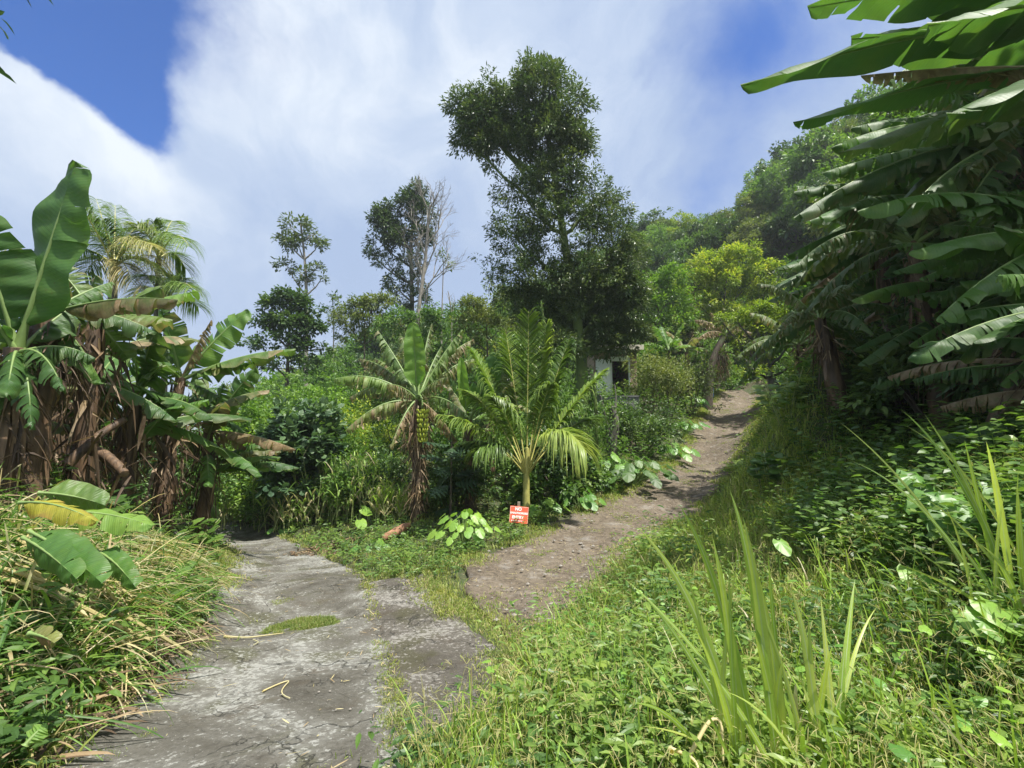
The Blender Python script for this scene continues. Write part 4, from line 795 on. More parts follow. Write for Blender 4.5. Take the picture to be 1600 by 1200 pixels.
# ================================================================ young coconut palm
Yc = 10.4; g = G(P(822, 600, Yc)[0], Yc); cb = P(822, 765, Yc); Cc = root('coconut_palm', 'young coconut palm with long feathery fronds behind the red sign', 'palm', g)
mb = MB(); tube(mb, interp([g - [0, 0, .2], cb, P(824, 700, Yc)], 14), np.linspace(.11, .045, 14), 9, rough=.1); mb.build('trunk', M['yellowstalk'], Cc)
def cf(x1, y1, dy, arch, ll=.75, x0=823, y0=745, tint=.5, **k): palm_frond_part(Cc, P(x0, y0, Yc), P(x1, y1, Yc + dy), arch, ll * 1.12, 88, .05, tint=tint, rib=.022, **k)
cf(826, 486, .2, .0, .75, tint=.6, droop=.12, vee=.1, ang=.6, hint=np.array([0, -1., .2]), start=.4); cf(690, 650, -.5, .24, .8, tint=.75, droop=.5, start=.3); cf(915, 705, -1.3, .75, .85, tint=.95, droop=.7, start=.35); cf(945, 580, .3, .12, .85, tint=.7, droop=.4, start=.3)
cf(735, 545, .6, .14, .85, tint=.4, droop=.5, start=.35); cf(890, 530, .9, .08, .85, tint=.45, start=.35, droop=.5); cf(790, 515, 1., .03, .8, tint=.5, start=.4); cf(940, 650, .9, .26, .75, tint=.45, droop=.6, start=.3); cf(725, 610, 1.2, .25, .8, tint=.35, droop=.6, start=.3); cf(860, 600, -.7, .22, .7, tint=.6, droop=.6, start=.35)
cf(770, 620, -.9, .26, .75, tint=.55, droop=.6, start=.35); cf(855, 505, .5, .02, .8, tint=.55, start=.45, droop=.3); cf(745, 705, -.8, .5, .7, tint=.6, droop=.6, start=.35); cf(715, 700, .8, .4, .7, tint=.3, droop=.6, start=.35)
# young dwarf palms
def dwarf(label, px, Y, n, L, tint, mt='palm', dz=0):
    g = G(P(px, 600, Y)[0], Y); r_ = root('dwarf_palm', label, 'palm', g)
    for k in range(n):
        a = k * 2.4 + random.random(); el = random.uniform(.3, 1.2); l = L * random.uniform(.8, 1.1); d = np.array([math.cos(a) * math.cos(el), math.sin(a) * math.cos(el), math.sin(el)]); palm_frond_part(r_, g + UP * .05, g + d * l, .15, L * .35, 30, .03, tint=tint, droop=.4, leafm=mt)
dwarf('small yellow green palm on the right bank above the grass', 1310, 12.5, 11, 1.25, .9); dwarf('pale sunlit palm seedling beside the leaning tree', 1240, 21, 8, 1.1, .8)
# ================================================================ breadfruit sapling with lobed leaves
def lobedT():
    pts = [(0, 0, 0)]; L = []
    for k in range(5):
        y = .12 + k * .17; wv = [.22, .42, .5, .42, .28][k]; L += [(wv, y + .16, -.04), (.07, y + .12, 0)]
    R_ = [(0.05, .03, 0)] + L + [(0, 1.02, -.06)]; n = len(R_); v = []; f = []
    for (x, y, z) in R_: v += [(x, y, z), (0, max(0, y - .08 if x > .1 else y), .01), (-x, y, z)]
    for k in range(n - 1): f += [(3 * k, 3 * k + 3, 3 * k + 4), (3 * k, 3 * k + 4, 3 * k + 1), (3 * k + 2, 3 * k + 1, 3 * k + 4), (3 * k + 2, 3 * k + 4, 3 * k + 5)]
    return tpl(v, f)
L_B = lobedT()
g = G(P(706, 600, 10.9)[0], 10.9); r_ = root('breadfruit_sapling', 'breadfruit sapling with deeply lobed leaves between the banana stem and the taro', 'sapling', g); mb = MB(); tp_ = P(706, 690, 10.9); tube(mb, interp([g, tp_], 8), np.linspace(.035, .02, 8), 6); mb.build('trunk', M['bark'], r_)
n = 20; mb = MB(); a = rnd(n, 0, 6.28); t = rnd(n) ** .6; p = g * (1 - t)[:, None] + tp_ * t[:, None]; p[:, 2] = np.maximum(p[:, 2], g[2] + .35); d = np.stack([np.cos(a), np.sin(a), rnd(n, -.7, .5)], -1); inst(mb, L_B, p + d * .08, frames(d, norm(np.array([0, -.5, .9]) + rng.normal(0, .2, (n, 3)))), rnd(n, .5, .72), rnd(n, .1, .5)); mb.build('foliage', M['leaf_blue'], r_)
# ================================================================ taro / big heart leaved plants
def taro(label, px, Y, n, h, size, spread=.35, tint=(.4, .9), mt='taro', name='taro_plant', tp=L_H, group=None, loc=None, face=(0, -.45, .8)):
    g = G(P(px, 600, Y)[0], Y) if loc is None else loc; r_ = root(name, label, 'plant', g, group); mb = MB(); ms = MB()
    for k in range(n):
        a = k * 2.4 + random.random() * .6; rr = spread * math.sqrt((k + .4) / n) * random.uniform(.8, 1.2); hh = h * random.uniform(.55, 1.05) * (1 - .35 * rr / max(spread, .01)); o = np.array([math.cos(a), math.sin(a), 0.]); b_ = g + o * rr * .15; e = g + o * rr + UP * hh
        tube(ms, bez(b_, g + o * rr * .3 + UP * hh * .8, e, 8), np.linspace(.014, .007, 8) * size / .4, 5, .6)
        inst(mb, tp, e[None], frames((o * 1. + np.array([0, 0, -.55 - random.uniform(0, .4)]))[None], norm(np.array(face) + o * .5 + rng.normal(0, .2, 3))[None]), size * random.uniform(.65, 1.15), random.uniform(*tint))
    ms.build('stalk', M['rib'], r_); mb.build('foliage', M[mt], r_); return r_
taro('bright green taro clump left of the red sign', 728, 8.5, 36, .85, .20, .5, (.7, 1.)); taro('dark broad leaved taro patch at the edge of the dirt track', 985, 13., 48, .95, .33, 1.1, (.3, .9), mt='leaf_mid'); taro('taro plant with sunlit leaves under the tree stump', 950, 13.4, 20, .9, .34, .6, (.3, .7))
taro('lone taro with one upright leaf at the foot of the cane grass', 566, 11.4, 3, .75, .34, .14, (.5, .8)); taro('leafy clump at the left rim of the dirt track', 1045, 16.2, 20, .75, .32, .7, (.4, .8)); taro('bright clump where the track steepens', 1072, 19.5, 20, .8, .3, .7, (.5, .9)); taro('small taro clump by the leaning dry stem', 1082, 24, 16, .9, .34, .7, (.3, .7))
taro('low heart leaved clump right of the coconut palm', 905, 10.9, 16, .6, .24, .5, (.5, .9)); taro('low heart leaved clump behind the red sign', 850, 10.4, 14, .5, .22, .45, (.3, .8)); taro('low pumpkin leaves on the verge by the road bend', 590, 9.6, 14, .25, .18, .5, (.2, .6))
taro('broad leaves on the far verge of the concrete road', 450, 13.5, 12, .5, .25, .5, (.2, .6))
# ================================================================ cane grass, stump, log, dry stems
def cane_clump(label, px, top, Y, n, spread=.6, w=.045, dry=.12, name='cane_grass', tint=(.4, .9)):
    g, h = span(px, top, Y); r_ = root(name, label, 'grass clump', g); ms = MB(); mb = MB(); a = rnd(n, 0, 6.28); rr = rnd(n) ** .5 * spread; b_ = g + np.stack([np.cos(a) * rr, np.sin(a) * rr, 0 * a], -1); hh = h * rnd(n, .5, .95); ln = rng.normal(0, .14, (n, 2))
    for k in range(n):
        e = b_[k] + np.array([ln[k, 0] * hh[k], ln[k, 1] * hh[k], hh[k] * .8]); c = bez(b_[k], (b_[k] + e) / 2, e, 6); tube(ms, c, np.linspace(.011, .006, 6), 4, .5, cap=False)
        m = 9; t = rnd(m, .25, 1); p = np.stack([np.interp(t, np.linspace(0, 1, 6), c[:, j]) for j in range(3)], -1); aa = rnd(m, 0, 6.28); d = np.stack([np.cos(aa) * .5, np.sin(aa) * .5, 0 * aa + .9], -1)
        blades(mb, p, d, rnd(m, .45, .95), w * rnd(m, .7, 1.2), rnd(m, .2, .7), 4, rnd(m, *tint), (rnd(m) < dry + .5 * (t < .45)) * rnd(m, .5, 1), fold=.1)
    ms.build('stalk', M['stalk'], r_); mb.build('foliage', M['cane'], r_, smooth=False); return r_
cane_clump('tall pale cane grass clump left of the ragged banana plant', 575, 685, 12.9, 60, 1.0); cane_clump('cane grass clump with dry straw stems beside the orange log', 610, 730, 12.2, 34, .7, dry=.4); cane_clump('cane grass clump near the dark round leaved shrub', 520, 690, 14.2, 50, .9); cane_clump('cane grass at the far bend of the concrete road', 400, 705, 15.5, 60, 1.2); cane_clump('dry cane grass leaning over the verge', 480, 745, 13.6, 40, .9, dry=.55); cane_clump('bright cane grass clump right of the far road bend', 455, 700, 14.6, 60, 1.); cane_clump('cane grass clump under the drooping withered leaf', 540, 670, 13.4, 50, .9, dry=.25); cane_clump('cane grass left of the far road bend', 340, 720, 16.5, 50, 1.1)
g = G(P(956, 600, 14.2)[0], 14.2); r_ = root('tree_stump', 'pale forked dead trunk standing behind the taro patch', 'tree stump', g); mb = MB(); tube(mb, interp([g - [0, 0, .1], P(955, 690, 14.2), P(961, 665, 14.2), P(957, 636, 14.2)], 14), np.linspace(.2, .12, 14), 9, rough=.25); tube(mb, interp([P(952, 680, 14.2), P(945, 650, 14.1), P(938, 618, 14.)], 10), np.linspace(.06, .03, 10), 7); tube(mb, interp([P(960, 650, 14.2), P(963, 620, 14.3), P(960, 600, 14.3)], 8), np.linspace(.05, .02, 8), 7); mb.build('trunk', M['bark_grey'], r_); c = MB(); k = 60; t = rnd(k); C = g * (1 - t)[:, None] + P(952, 630, 14.2) * t[:, None] + rng.normal(0, .2, (k, 3)); leaf_cloud(c, C, rdir(k), .2, 16, .11, L_M); c.build('creeper', M['leaf_mid'], r_, smooth=False)
mb = MB(); gl = G(P(625, 600, 10.2)[0], 10.2); a0 = gl + [-.32, -.25, .06]; a1 = gl + [.25, .2, .3]; tube(mb, interp([a0, a1], 10), [.02, .06, .085, .09, .09, .095, .09, .09, .08, .05], 10, rough=.08); tag(mb.build('log', M['log'], None, at=gl), 'short orange brown log on the verge below the banana stem', 'log')
for (lb, px, Y, tx, ty) in [('thin dark trunk left of the tall central tree', 868, 16.8, 845, 470), ('vine wrapped dark stem right of the coconut palm', 925, 12.9, 928, 590)]:
    g = G(P(px, 600, Y)[0], Y); r_ = root('slim_tree', lb, 'tree', g); mb = MB(); q = P(tx, ty, Y); tube(mb, interp([g - [0, 0, .1], (g + q) / 2 + [.1, 0, 0], q], 12), np.linspace(.085, .04, 12), 8, rough=.1)
    mb.build('trunk', M['bark_moss'], r_); c = MB(); k = 26; t = rnd(k); C = g * (1 - t)[:, None] + q * t[:, None] + rng.normal(0, .12, (k, 3)); leaf_cloud(c, C, rdir(k), .22, 22, .12, L_M); c.build('crown', M['leaf_mid'], r_, smooth=False)
# strap leaved plant and leaning dry banana beside the upper track
Yd = 25.5; g = G(P(1103, 600, Yd)[0], Yd); top = P(1133, 522, Yd); B3 = root('banana_plant', 'leaning banana plant with dark curved stem and grey withered leaves over the dirt track', 'banana plant', g); mb = MB(); tube(mb, interp([g - [0, 0, .2], P(1108, 585, Yd), P(1116, 555, Yd), top], 16), np.linspace(.3, .17, 16), 10); mb.build('trunk', M['bark'], B3)
for (x1, y1, dr) in [(1085, 500, .8), (1110, 488, .7), (1150, 488, .4), (1175, 520, .7), (1165, 505, .5), (1090, 530, .9), (1130, 480, .4)]: bl(B3, 1133, 524, x1, y1, Yd, Yd + random.uniform(-1, 1), 1., arch=.3, ragged=.85, droop=.7, curl=.8, dry=dr, edge=.6, tint=.9)
hanging_dead(B3, P(1128, 535, Yd), P(1128, 590, Yd), .25, 110, (.6, 1.6), (.04, .10)); hanging_dead(B3, P(1100, 510, Yd), P(1075, 600, Yd + .4), .5, 70, (.6, 1.4), (.04, .09))
banana_plant('banana plant with broad sunlit leaves behind the speckled shrubs', G(P(1045, 600, 25)[0], 25), P(1045, 548, 25), 7, 1.9, .75, .15, tint=.7, up=(.3, 1.3), dead=20, group=None)
banana_plant('shaded banana plant left of the leaning withered one', G(P(1075, 600, 26)[0], 26), P(1072, 550, 26), 7, 1.9, .7, .15, tint=.5, up=(.2, 1.2), dead=30, ragged=.4, dry=.5)
banana_plant('dull green banana plant behind the young coconut palm', G(P(770, 600, 14.5)[0], 14.5), P(765, 640, 14.5), 7, 1.6, .5, .13, tint=.3, up=(.2, 1.2), dead=40, ragged=.6, dry=.6)
print('mid plants done')
# ================================================================ left banana grove
def grove_leaf(par, x0, y0, x1, y1, Y0, Y1, w, **k): return bl(par, x0, y0, x1, y1, Y0, Y1, w, **k)
FR = np.array([0, -1., .25])
g = G(P(20, 600, 4.3)[0], 4.3); top = P(25, 545, 4.3); L1 = root('banana_plant', 'banana plant with one huge upright backlit leaf at the left edge', 'banana plant', g); stem(L1, [g - [0, 0, .1], top], .12, .085)
grove_leaf(L1, 26, 545, 118, 252, 4.3, 4.2, .84, arch=.0, droop=.05, curl=.15, tears=3, edge=.0, tint=.25, hint=FR, pet=.12, side_scale=(1.05, .95))
grove_leaf(L1, 24, 545, -40, 330, 4.3, 4.0, .7, arch=.02, tears=4, edge=.0, tint=.2, hint=FR); grove_leaf(L1, 28, 550, -60, 440, 4.3, 3.9, .6, arch=.1, tears=6, edge=.05, tint=.2); grove_leaf(L1, 30, 548, 130, 470, 4.3, 4.9, .5, arch=.12, tears=14, edge=.1, tint=.2, ragged=.3)
for (x1_, y1_, Y1_) in [(100, 610, 4.0), (-30, 660, 4.0), (50, 670, 3.9), (150, 560, 4.6), (10, 620, 3.8)]: grove_leaf(L1, 26, 552, x1_, y1_, 4.3, Y1_, .42, arch=.35, droop=.4, tears=12, edge=.1, tint=random.uniform(.0, .2), ragged=random.choice([.3, .6]))
hanging_dead(L1, top, g, .13, 60, (.5, 1.2), (.03, .09))
g = G(P(50, 600, 4.7)[0], 4.7); top = P(78, 480, 4.7); L2 = root('banana_plant', 'banana plant with thick orange brown stem and a brown fringed leaf arching right', 'banana plant', g); stem(L2, [g - [0, 0, .1], P(55, 600, 4.7), top], .20, .12, skirts=6)
grove_leaf(L2, 76, 490, 278, 468, 4.7, 4.5, .42, arch=.10, droop=.9, curl=.5, tears=20, edge=1., dry=.35, tint=.35, ragged=.25)
grove_leaf(L2, 78, 485, 245, 520, 4.7, 5.2, .5, arch=.22, droop=.5, tears=14, edge=.2, tint=.3, ragged=.35); grove_leaf(L2, 80, 485, 175, 440, 4.7, 5.3, .45, arch=.08, droop=.4, tears=16, edge=.2, tint=.3, ragged=.4); grove_leaf(L2, 78, 490, 30, 400, 4.7, 5.3, .5, arch=.1, droop=.4, tears=16, tint=.3, ragged=.3); grove_leaf(L2, 78, 492, 160, 600, 4.7, 4.9, .45, arch=.2, droop=.6, tears=10, tint=.25)
hanging_dead(L2, P(80, 500, 4.7), P(75, 600, 4.7), .22, 40, (.5, 1.1), (.03, .1))
GR = [('banana plant with a dark ragged head behind the thick brown stem', 140, 700, 150, 500, 5.6, [(40, 440, .3), (250, 450, .3), (270, 500, .4), (90, 420, .3), (200, 560, .2), (60, 540, .3), (310, 455, .1)], .55),
      ('banana plant with a broad drooping leaf in the middle of the left grove', 205, 700, 215, 610, 6.6, [(248, 500, .05), (150, 560, .1), (260, 570, .1), (295, 620, .1), (165, 640, .1), (210, 545, .0)], .62),
      ('banana plant with long leaves reaching over the road from the left grove', 270, 740, 283, 590, 7.6, [(388, 484, .0), (462, 545, .2), (330, 500, .9), (400, 565, .1), (240, 560, .1), (250, 480, .1), (345, 620, .1), (215, 520, .2)], .62),
      ('banana plant nearest the far bend with a withered leaf drooping over the road', 320, 800, 325, 670, 8.4, [(400, 575, .05), (462, 702, .8), (300, 580, .1), (280, 640, .6), (370, 640, .2), (350, 600, .1), (385, 700, .7)], .55),
      ('stooped banana plant at the left margin behind the huge leaf', -50, 700, -30, 480, 5.6, [(60, 400, .3), (-80, 350, .2), (40, 480, .3), (110, 450, .4), (20, 380, .3)], .6),
      ('shaded banana plant deep in the left grove', 100, 700, 110, 540, 7.5, [(20, 440, .3), (190, 470, .3), (150, 430, .2), (60, 480, .3), (230, 540, .3)], .6)]
for (lb, bx, by, tx, ty, Y, LV, wd) in GR:
    g = G(P(bx, 600, Y)[0], Y); top = P(tx, ty, Y); r_ = root('banana_plant', lb, 'banana plant', g, None); stem(r_, [g - [0, 0, .15], (g + top) / 2 + rng.normal(0, .06, 3), top], .14, .08)
    for (x1, y1, dr) in LV:
        rgd = random.choice([0, .2, .35]) if dr > .05 else 0
        grove_leaf(r_, tx, ty + 3, x1, y1, Y, Y + random.uniform(-.7, .5), wd * random.uniform(.85, 1.1) * (.8 if dr > .5 else 1), arch=random.uniform(.06, .16), droop=.15 + dr * .5, curl=.45, tears=9, dry=dr if dr > .5 else dr * .5, edge=.1 + dr, tint=random.uniform(.2, .6), ragged=rgd + (.35 if dr > .5 else 0), hint=None if abs(y1 - ty) < 50 else FR)
    hanging_dead(r_, top, g, .15, 40, (.4, 1.1), (.03, .1)); hanging_dead(r_, top, (g + top) / 2, .28, 22, (.5, 1.), (.04, .12))
    for _ in range(9):
        aa, el = random.uniform(0, 6.28), random.uniform(-.6, .6); h_ = np.array([math.cos(aa), math.sin(aa), 0]); l_ = random.uniform(1., 1.6); b0 = top - UP * random.uniform(.1, 1.); banana_leaf(r_, b0, b0 + h_ * l_ * math.cos(el) + UP * l_ * math.sin(el), .45, .2, .3, .5, 8, random.choice([0, 0, .3]), .2, random.uniform(.1, .5), random.choice([0, .3]))
# fallen / leaning stems and hanging litter inside the grove
def litter_heap(name, label, pts, n, L, w, mat, cat, Y=None, tint=(.2, .9), dirv=(0, 0, -1), spread=.6, dry=.2, bend=.3, height=0):
    p = pts; k = len(p); d = norm(np.array(dirv) + rng.normal(0, spread, (k, 3))); mb = MB(); blades(mb, p, d, rnd(k, *L), rnd(k, *w), rnd(k, 0, bend), 5, rnd(k, *tint), (rnd(k) < dry) * rnd(k, .4, 1), fold=.1); return mb
n = 380; pp = np.stack([rnd(n, -7.8, -3.6), rnd(n, 4.7, 9), rnd(n, 0, 1)], -1); pp[:, 2] = zt(pp[:, 0], pp[:, 1]) + rnd(n, .4, 2.0); pp = pp[~near_road(pp[:, 0], pp[:, 1], .8)]
tag(litter_heap('x', '', pp, 0, (.3, .9), (.02, .08), 'deadleaf', '').build('dead_leaf_litter', M['deadleaf'], None, smooth=False), 'brown dead leaves hanging in the shade of the left banana grove', 'dead leaves', kind='stuff')
for (lb, a, b_, r) in [('leaning orange brown fallen stem in the left grove', P(105, 725, 5.2), P(195, 655, 5.6), .06), ('fallen brown banana stem pointing at the road', P(150, 705, 5.4), P(195, 740, 5.1), .07)]:
    mb = MB(); gg = (a + b_) / 2; tube(mb, interp([a, (a + b_) / 2 + [0, 0, .05], b_], 12), np.linspace(r, r * .6, 12), 8, rough=.15); hb = MB(); tag(mb.build('fallen_stem', M['pseudo'], None, at=gg), lb, 'stem')
# ================================================================ feather palms behind the left grove
def feather(label, cx, cy, Y, tips, r0=.11, ll=.95, mt='palm', tint=.35):
    g = G(P(cx, 600, Y)[0], Y); top = P(cx, cy, Y); r_ = root('feather_palm', label, 'palm', g); mb = MB(); tube(mb, interp([g - [0, 0, .2], top], 20), np.linspace(r0 * 1.3, r0 * .8, 20), 10, rough=.06); mb.build('trunk', M['bark_grey'], r_)
    for (x1, y1, dr, ar) in tips: palm_frond_part(r_, top, P(x1, y1, Y + random.uniform(-1.2, 1.2)), ar, ll, 80, .021, tint=tint + dr * .3, dry=dr, droop=.5, vee=.1, rib=.025, start=.12, leafm='palm', nseg=4)
feather('feather palm with a full head of fronds above the left grove', 178, 415, 11, [(110, 300, 0, .1), (150, 310, 0, .05), (215, 355, 0, .25), (240, 385, .6, .45), (120, 350, 0, .2), (90, 390, 0, .3), (180, 320, 0, .05), (255, 425, .2, .5), (130, 430, 0, .5), (205, 440, .8, .6), (160, 345, 0, .2)])
feather('slender feather palm right of the full one with fronds drooping right', 248, 405, 12, [(295, 385, 0, .5), (215, 350, .2, .3), (270, 345, 0, .3), (240, 345, 0, .1), (200, 395, .5, .5), (290, 420, 0, .8), (235, 440, .8, .6)], .08)
feather('low feather palm half hidden behind the left grove', 262, 470, 12, [(300, 450, 0, .3), (230, 430, 0, .3), (285, 435, 0, .2), (310, 480, 0, .4), (215, 470, .3, .4)], .08)
# ================================================================ top left overhanging branch of a tree off frame
g = G(-7.0, 4.0); r_ = root('overhanging_tree', 'tree whose dark leafy twigs hang into the top left corner of the sky', 'tree', g); mb = MB(); tr = interp([g - [0, 0, .2], g + [-.1, 0, 3], g + [.3, .1, 6.0]], 16); tube(mb, tr, np.linspace(.22, .1, 16), 9)
tw = [P(-25, -10, 4.6), P(-22, 30, 4.6), P(25, -35, 4.8), P(70, -40, 4.8), P(-30, 90, 4.6), P(-50, 60, 4.6), P(-50, 140, 4.6), P(-60, 0, 4.6), P(-90, -60, 4.8)]
for T in tw: tube(mb, bez(tr[13], (tr[13] + T) / 2 + [0, 0, .3], T, 10), np.linspace(.05, .008, 10), 5)
mb.build('trunk', M['bark'], r_); c = MB(); C = np.array(tw); leaf_cloud(c, np.repeat(C, 2, 0) + rng.normal(0, .03, (len(C) * 2, 3)), np.repeat(norm(C - tr[13]), 2, 0), .13, 7, .17, leafT(.34), droop=.5, tintc=np.full(len(C) * 2, .1))
CC = tr[13] + rng.normal(0, .8, (40, 3)) + [-1.6, .2, 1.6]; leaf_cloud(c, CC, rdir(40), .4, 24, .2, leafT(.34)); c.build('crown', M['leaf_dark'], r_, smooth=False)
# ================================================================ right banana thicket
g = G(6.0, 4.6); r1_ = root('banana_plant', 'banana plant whose longest leaves sweep left across the sky at the top right', 'banana plant', g); top = P(1760, 120, 4.3); stem(r1_, [g - [0, 0, .2], (g + top) / 2 + [.1, 0, 0], top], .2, .12); hanging_dead(r1_, top, (g + top) / 2, .25, 60, (.5, 1.1), (.03, .1))
RL_ = [(1700, 40, 1158, 135, 4.4, 4.0, .62, .10, .15, 0, 5), (1740, 100, 1240, 193, 4.6, 4.3, .5, .08, .2, 0, 6), (1720, -20, 1262, 12, 4.4, 4.1, .6, .06, .1, .0, 6), (1740, 60, 1330, 60, 4.6, 4.7, .9, .05, .2, .0, 9), (1740, 130, 1310, 240, 4.8, 5.0, .7, .1, .4, .15, 12), (1740, 20, 1400, -30, 4.4, 4.4, .8, .05, .3, 0, 8), (1740, 0, 1450, 40, 4.4, 3.6, .8, .05, .2, 0, 8), (1750, 120, 1480, 180, 4.4, 3.5, .7, .1, .3, 0, 8)]
for (x0, y0, x1, y1, Y0, Y1, w_, ar, dp, dr, te) in RL_: bl(r1_, x0, y0, x1, y1, Y0, Y1, w_, arch=ar, droop=dp, curl=.3, tears=te, edge=.03, dry=dr, tint=random.uniform(.1, .4))
bl(r1_, 1740, 110, 1345, 118, 4.5, 4.4, .45, arch=.05, droop=1.2, curl=.3, dry=.95, ragged=.6, tint=.4)
RP = [('banana plant with glossy curved leaves halfway up the right edge', 5.6, 5.4, 1720, 370, 4.8, [(1420, 395, .0), (1395, 425, 0), (1500, 330, .1), (1462, 500, 0), (1340, 330, .1), (1560, 300, 0), (1440, 300, .2)], .55),
      ('lower banana plant with arching leaves at the right edge', 5.4, 4.7, 1730, 480, 4.4, [(1520, 535, 0), (1470, 495, 0), (1420, 560, .1), (1560, 430, .1), (1500, 440, .1), (1600, 560, .2)], .5),
      ('banana plant with withered hanging leaf behind the longest leaves', 7.2, 6.4, 1600, 220, 6.2, [(1285, 270, .3), (1240, 340, .3), (1330, 200, .1), (1420, 120, .1), (1300, 230, .1), (1400, 350, .3), (1350, 300, .1), (1700, 120, .1), (1500, 340, .2)], .7),
      ('banana plant with yellow green edge leaf in the middle of the right thicket', 7.6, 7.6, 1520, 330, 7.4, [(1265, 345, .1), (1240, 300, .1), (1300, 420, .2), (1380, 240, .1), (1230, 400, .5), (1440, 430, .3), (1600, 240, .1), (1380, 430, .2)], .75),
      ('banana plant with torn leaves in the depth of the right thicket', 8.2, 9.2, 1445, 395, 8.8, [(1215, 420, .2), (1240, 480, .95), (1300, 330, .1), (1280, 500, .3), (1350, 480, .2), (1520, 300, .1), (1400, 500, .5), (1205, 450, .3)], .75),
      ('banana plant with brown fringed leaves farthest along the right thicket', 9., 11.5, 1380, 440, 11, [(1200, 470, .3), (1225, 510, .95), (1250, 400, .2), (1290, 540, .2), (1330, 360, .1), (1330, 520, .5), (1440, 400, .1), (1210, 540, .3)], .85),
      ('low banana plant at the foot of the right thicket', 6.6, 7.2, 1560, 470, 6.8, [(1380, 500, .2), (1330, 470, .1), (1400, 560, .3), (1460, 400, .1), (1500, 590, .5), (1340, 570, .2), (1620, 400, .1)], .6),
      ('shaded banana plant above the pumpkin leaves on the right', 6.9, 5.8, 1680, 440, 5.6, [(1450, 470, .1), (1400, 380, .1), (1480, 400, .2), (1500, 560, .3), (1600, 300, .1), (1420, 540, .2), (1560, 560, .5)], .6),
      ('tall banana plant at the upper right corner of the thicket', 8.4, 5.6, 1720, 60, 6., [(1400, 60, .1), (1450, 140, .1), (1500, 0, .1), (1380, 130, .3), (1560, 160, .1), (1520, 230, .2), (1470, 60, .1)], .8)]
for (lb, gx__, gy__, tx, ty, Y, LV, wd) in RP:
    g = G(gx__, gy__); top = P(tx, ty, Y); r_ = root('banana_plant', lb, 'banana plant', g); stem(r_, [g - [0, 0, .2], (g + top) / 2, top], .17, .09)
    for (x1, y1, dr) in LV:
        rgd = random.choice([.1, .3, .5]) if dr < .05 else (random.choice([.3, .5, .7, .8]) if dr < .6 else .85)
        bl(r_, tx, ty, x1, y1, Y, Y + random.uniform(-1., .6), wd * random.uniform(.85, 1.1) * (.75 if dr > .6 else 1), arch=random.uniform(.1, .22), droop=random.uniform(.1, .5) + dr, curl=random.uniform(.2, .8), tears=16, dry=dr if dr > .5 else 0, edge=.05 + dr * .8, tint=random.uniform(.0, .4), twist=random.uniform(-.6, .6), ragged=rgd)
    for _ in range(10):
        aa, el = random.uniform(1.6, 4.8), random.uniform(-.6, .5); h_ = np.array([math.cos(aa), math.sin(aa), 0]); l_ = random.uniform(1.2, 2.2); b0 = top - UP * random.uniform(.1, 1.2); banana_leaf(r_, b0, b0 + h_ * l_ * math.cos(el) + UP * l_ * math.sin(el), .5, .2, .4, .6, 14, random.choice([0, 0, 0, 0, .9]), .2, random.uniform(.0, .35), random.choice([.3, .6, .8]), twist=random.uniform(-.5, .5))
    hanging_dead(r_, top, (g + top) / 2, .3, 80, (.5, 1.2), (.03, .1))
# more banana plants inside the thicket
for (lb, x_, y_, hh) in [('banana plant behind the one with glossy curved leaves', 6.4, 6.6, 3.1), ('banana plant in the dark centre of the right thicket', 7.4, 8.4, 3.0), ('banana plant uphill of the torn leaved one', 9.2, 10.5, 3.2), ('banana plant at the top of the right thicket below the sky', 8.6, 7.2, 3.8), ('banana plant uphill at the right edge of the thicket', 7.6, 5.4, 3.2), ('banana plant at the far foot of the right thicket', 8.4, 12.5, 2.4), ('young banana plant by the grass bank under the thicket', 5.6, 7.6, 1.5)]:
    g_ = G(x_, y_); banana_plant(lb, g_, g_ + [-.3, 0, hh], 12, 2.1 if hh > 2 else 1.3, .72 if hh > 2 else .5, .16, ragged=random.choice([.3, .5, .7]), dry=.15, tint=.15, up=(-.5, 1.1), dead=30, tears=12)
# tall trees on the slope just outside the frame, their crowns shade the thicket
for (lb, x_, y_, h_) in [('tall tree on the slope beyond the right edge nearest the camera', 10., 4.6, 11.), ('tall tree on the slope above the right thicket', 11.5, 7.6, 12.)]:
    tree('slope_tree', lb, 'tree', G(x_, y_), [(0, 0, h_ * .8, 2., 2.2, 1.3), (-1.3, .6, h_ * .68, 1.6, 1.6, 1.), (1.2, -.6, h_ * .7, 1.6, 1.6, 1.), (.3, 1.4, h_ * .75, 1.6, 1.6, 1.1), (-.5, -1.4, h_ * .72, 1.6, 1.5, 1.)], [(0, 0, -.3), (.1, 0, h_ * .4), (0, 0, h_ * .8)], .25, .42, 34, .26, 'leaf_dark', 'bark_grey', L_M, 1.25)
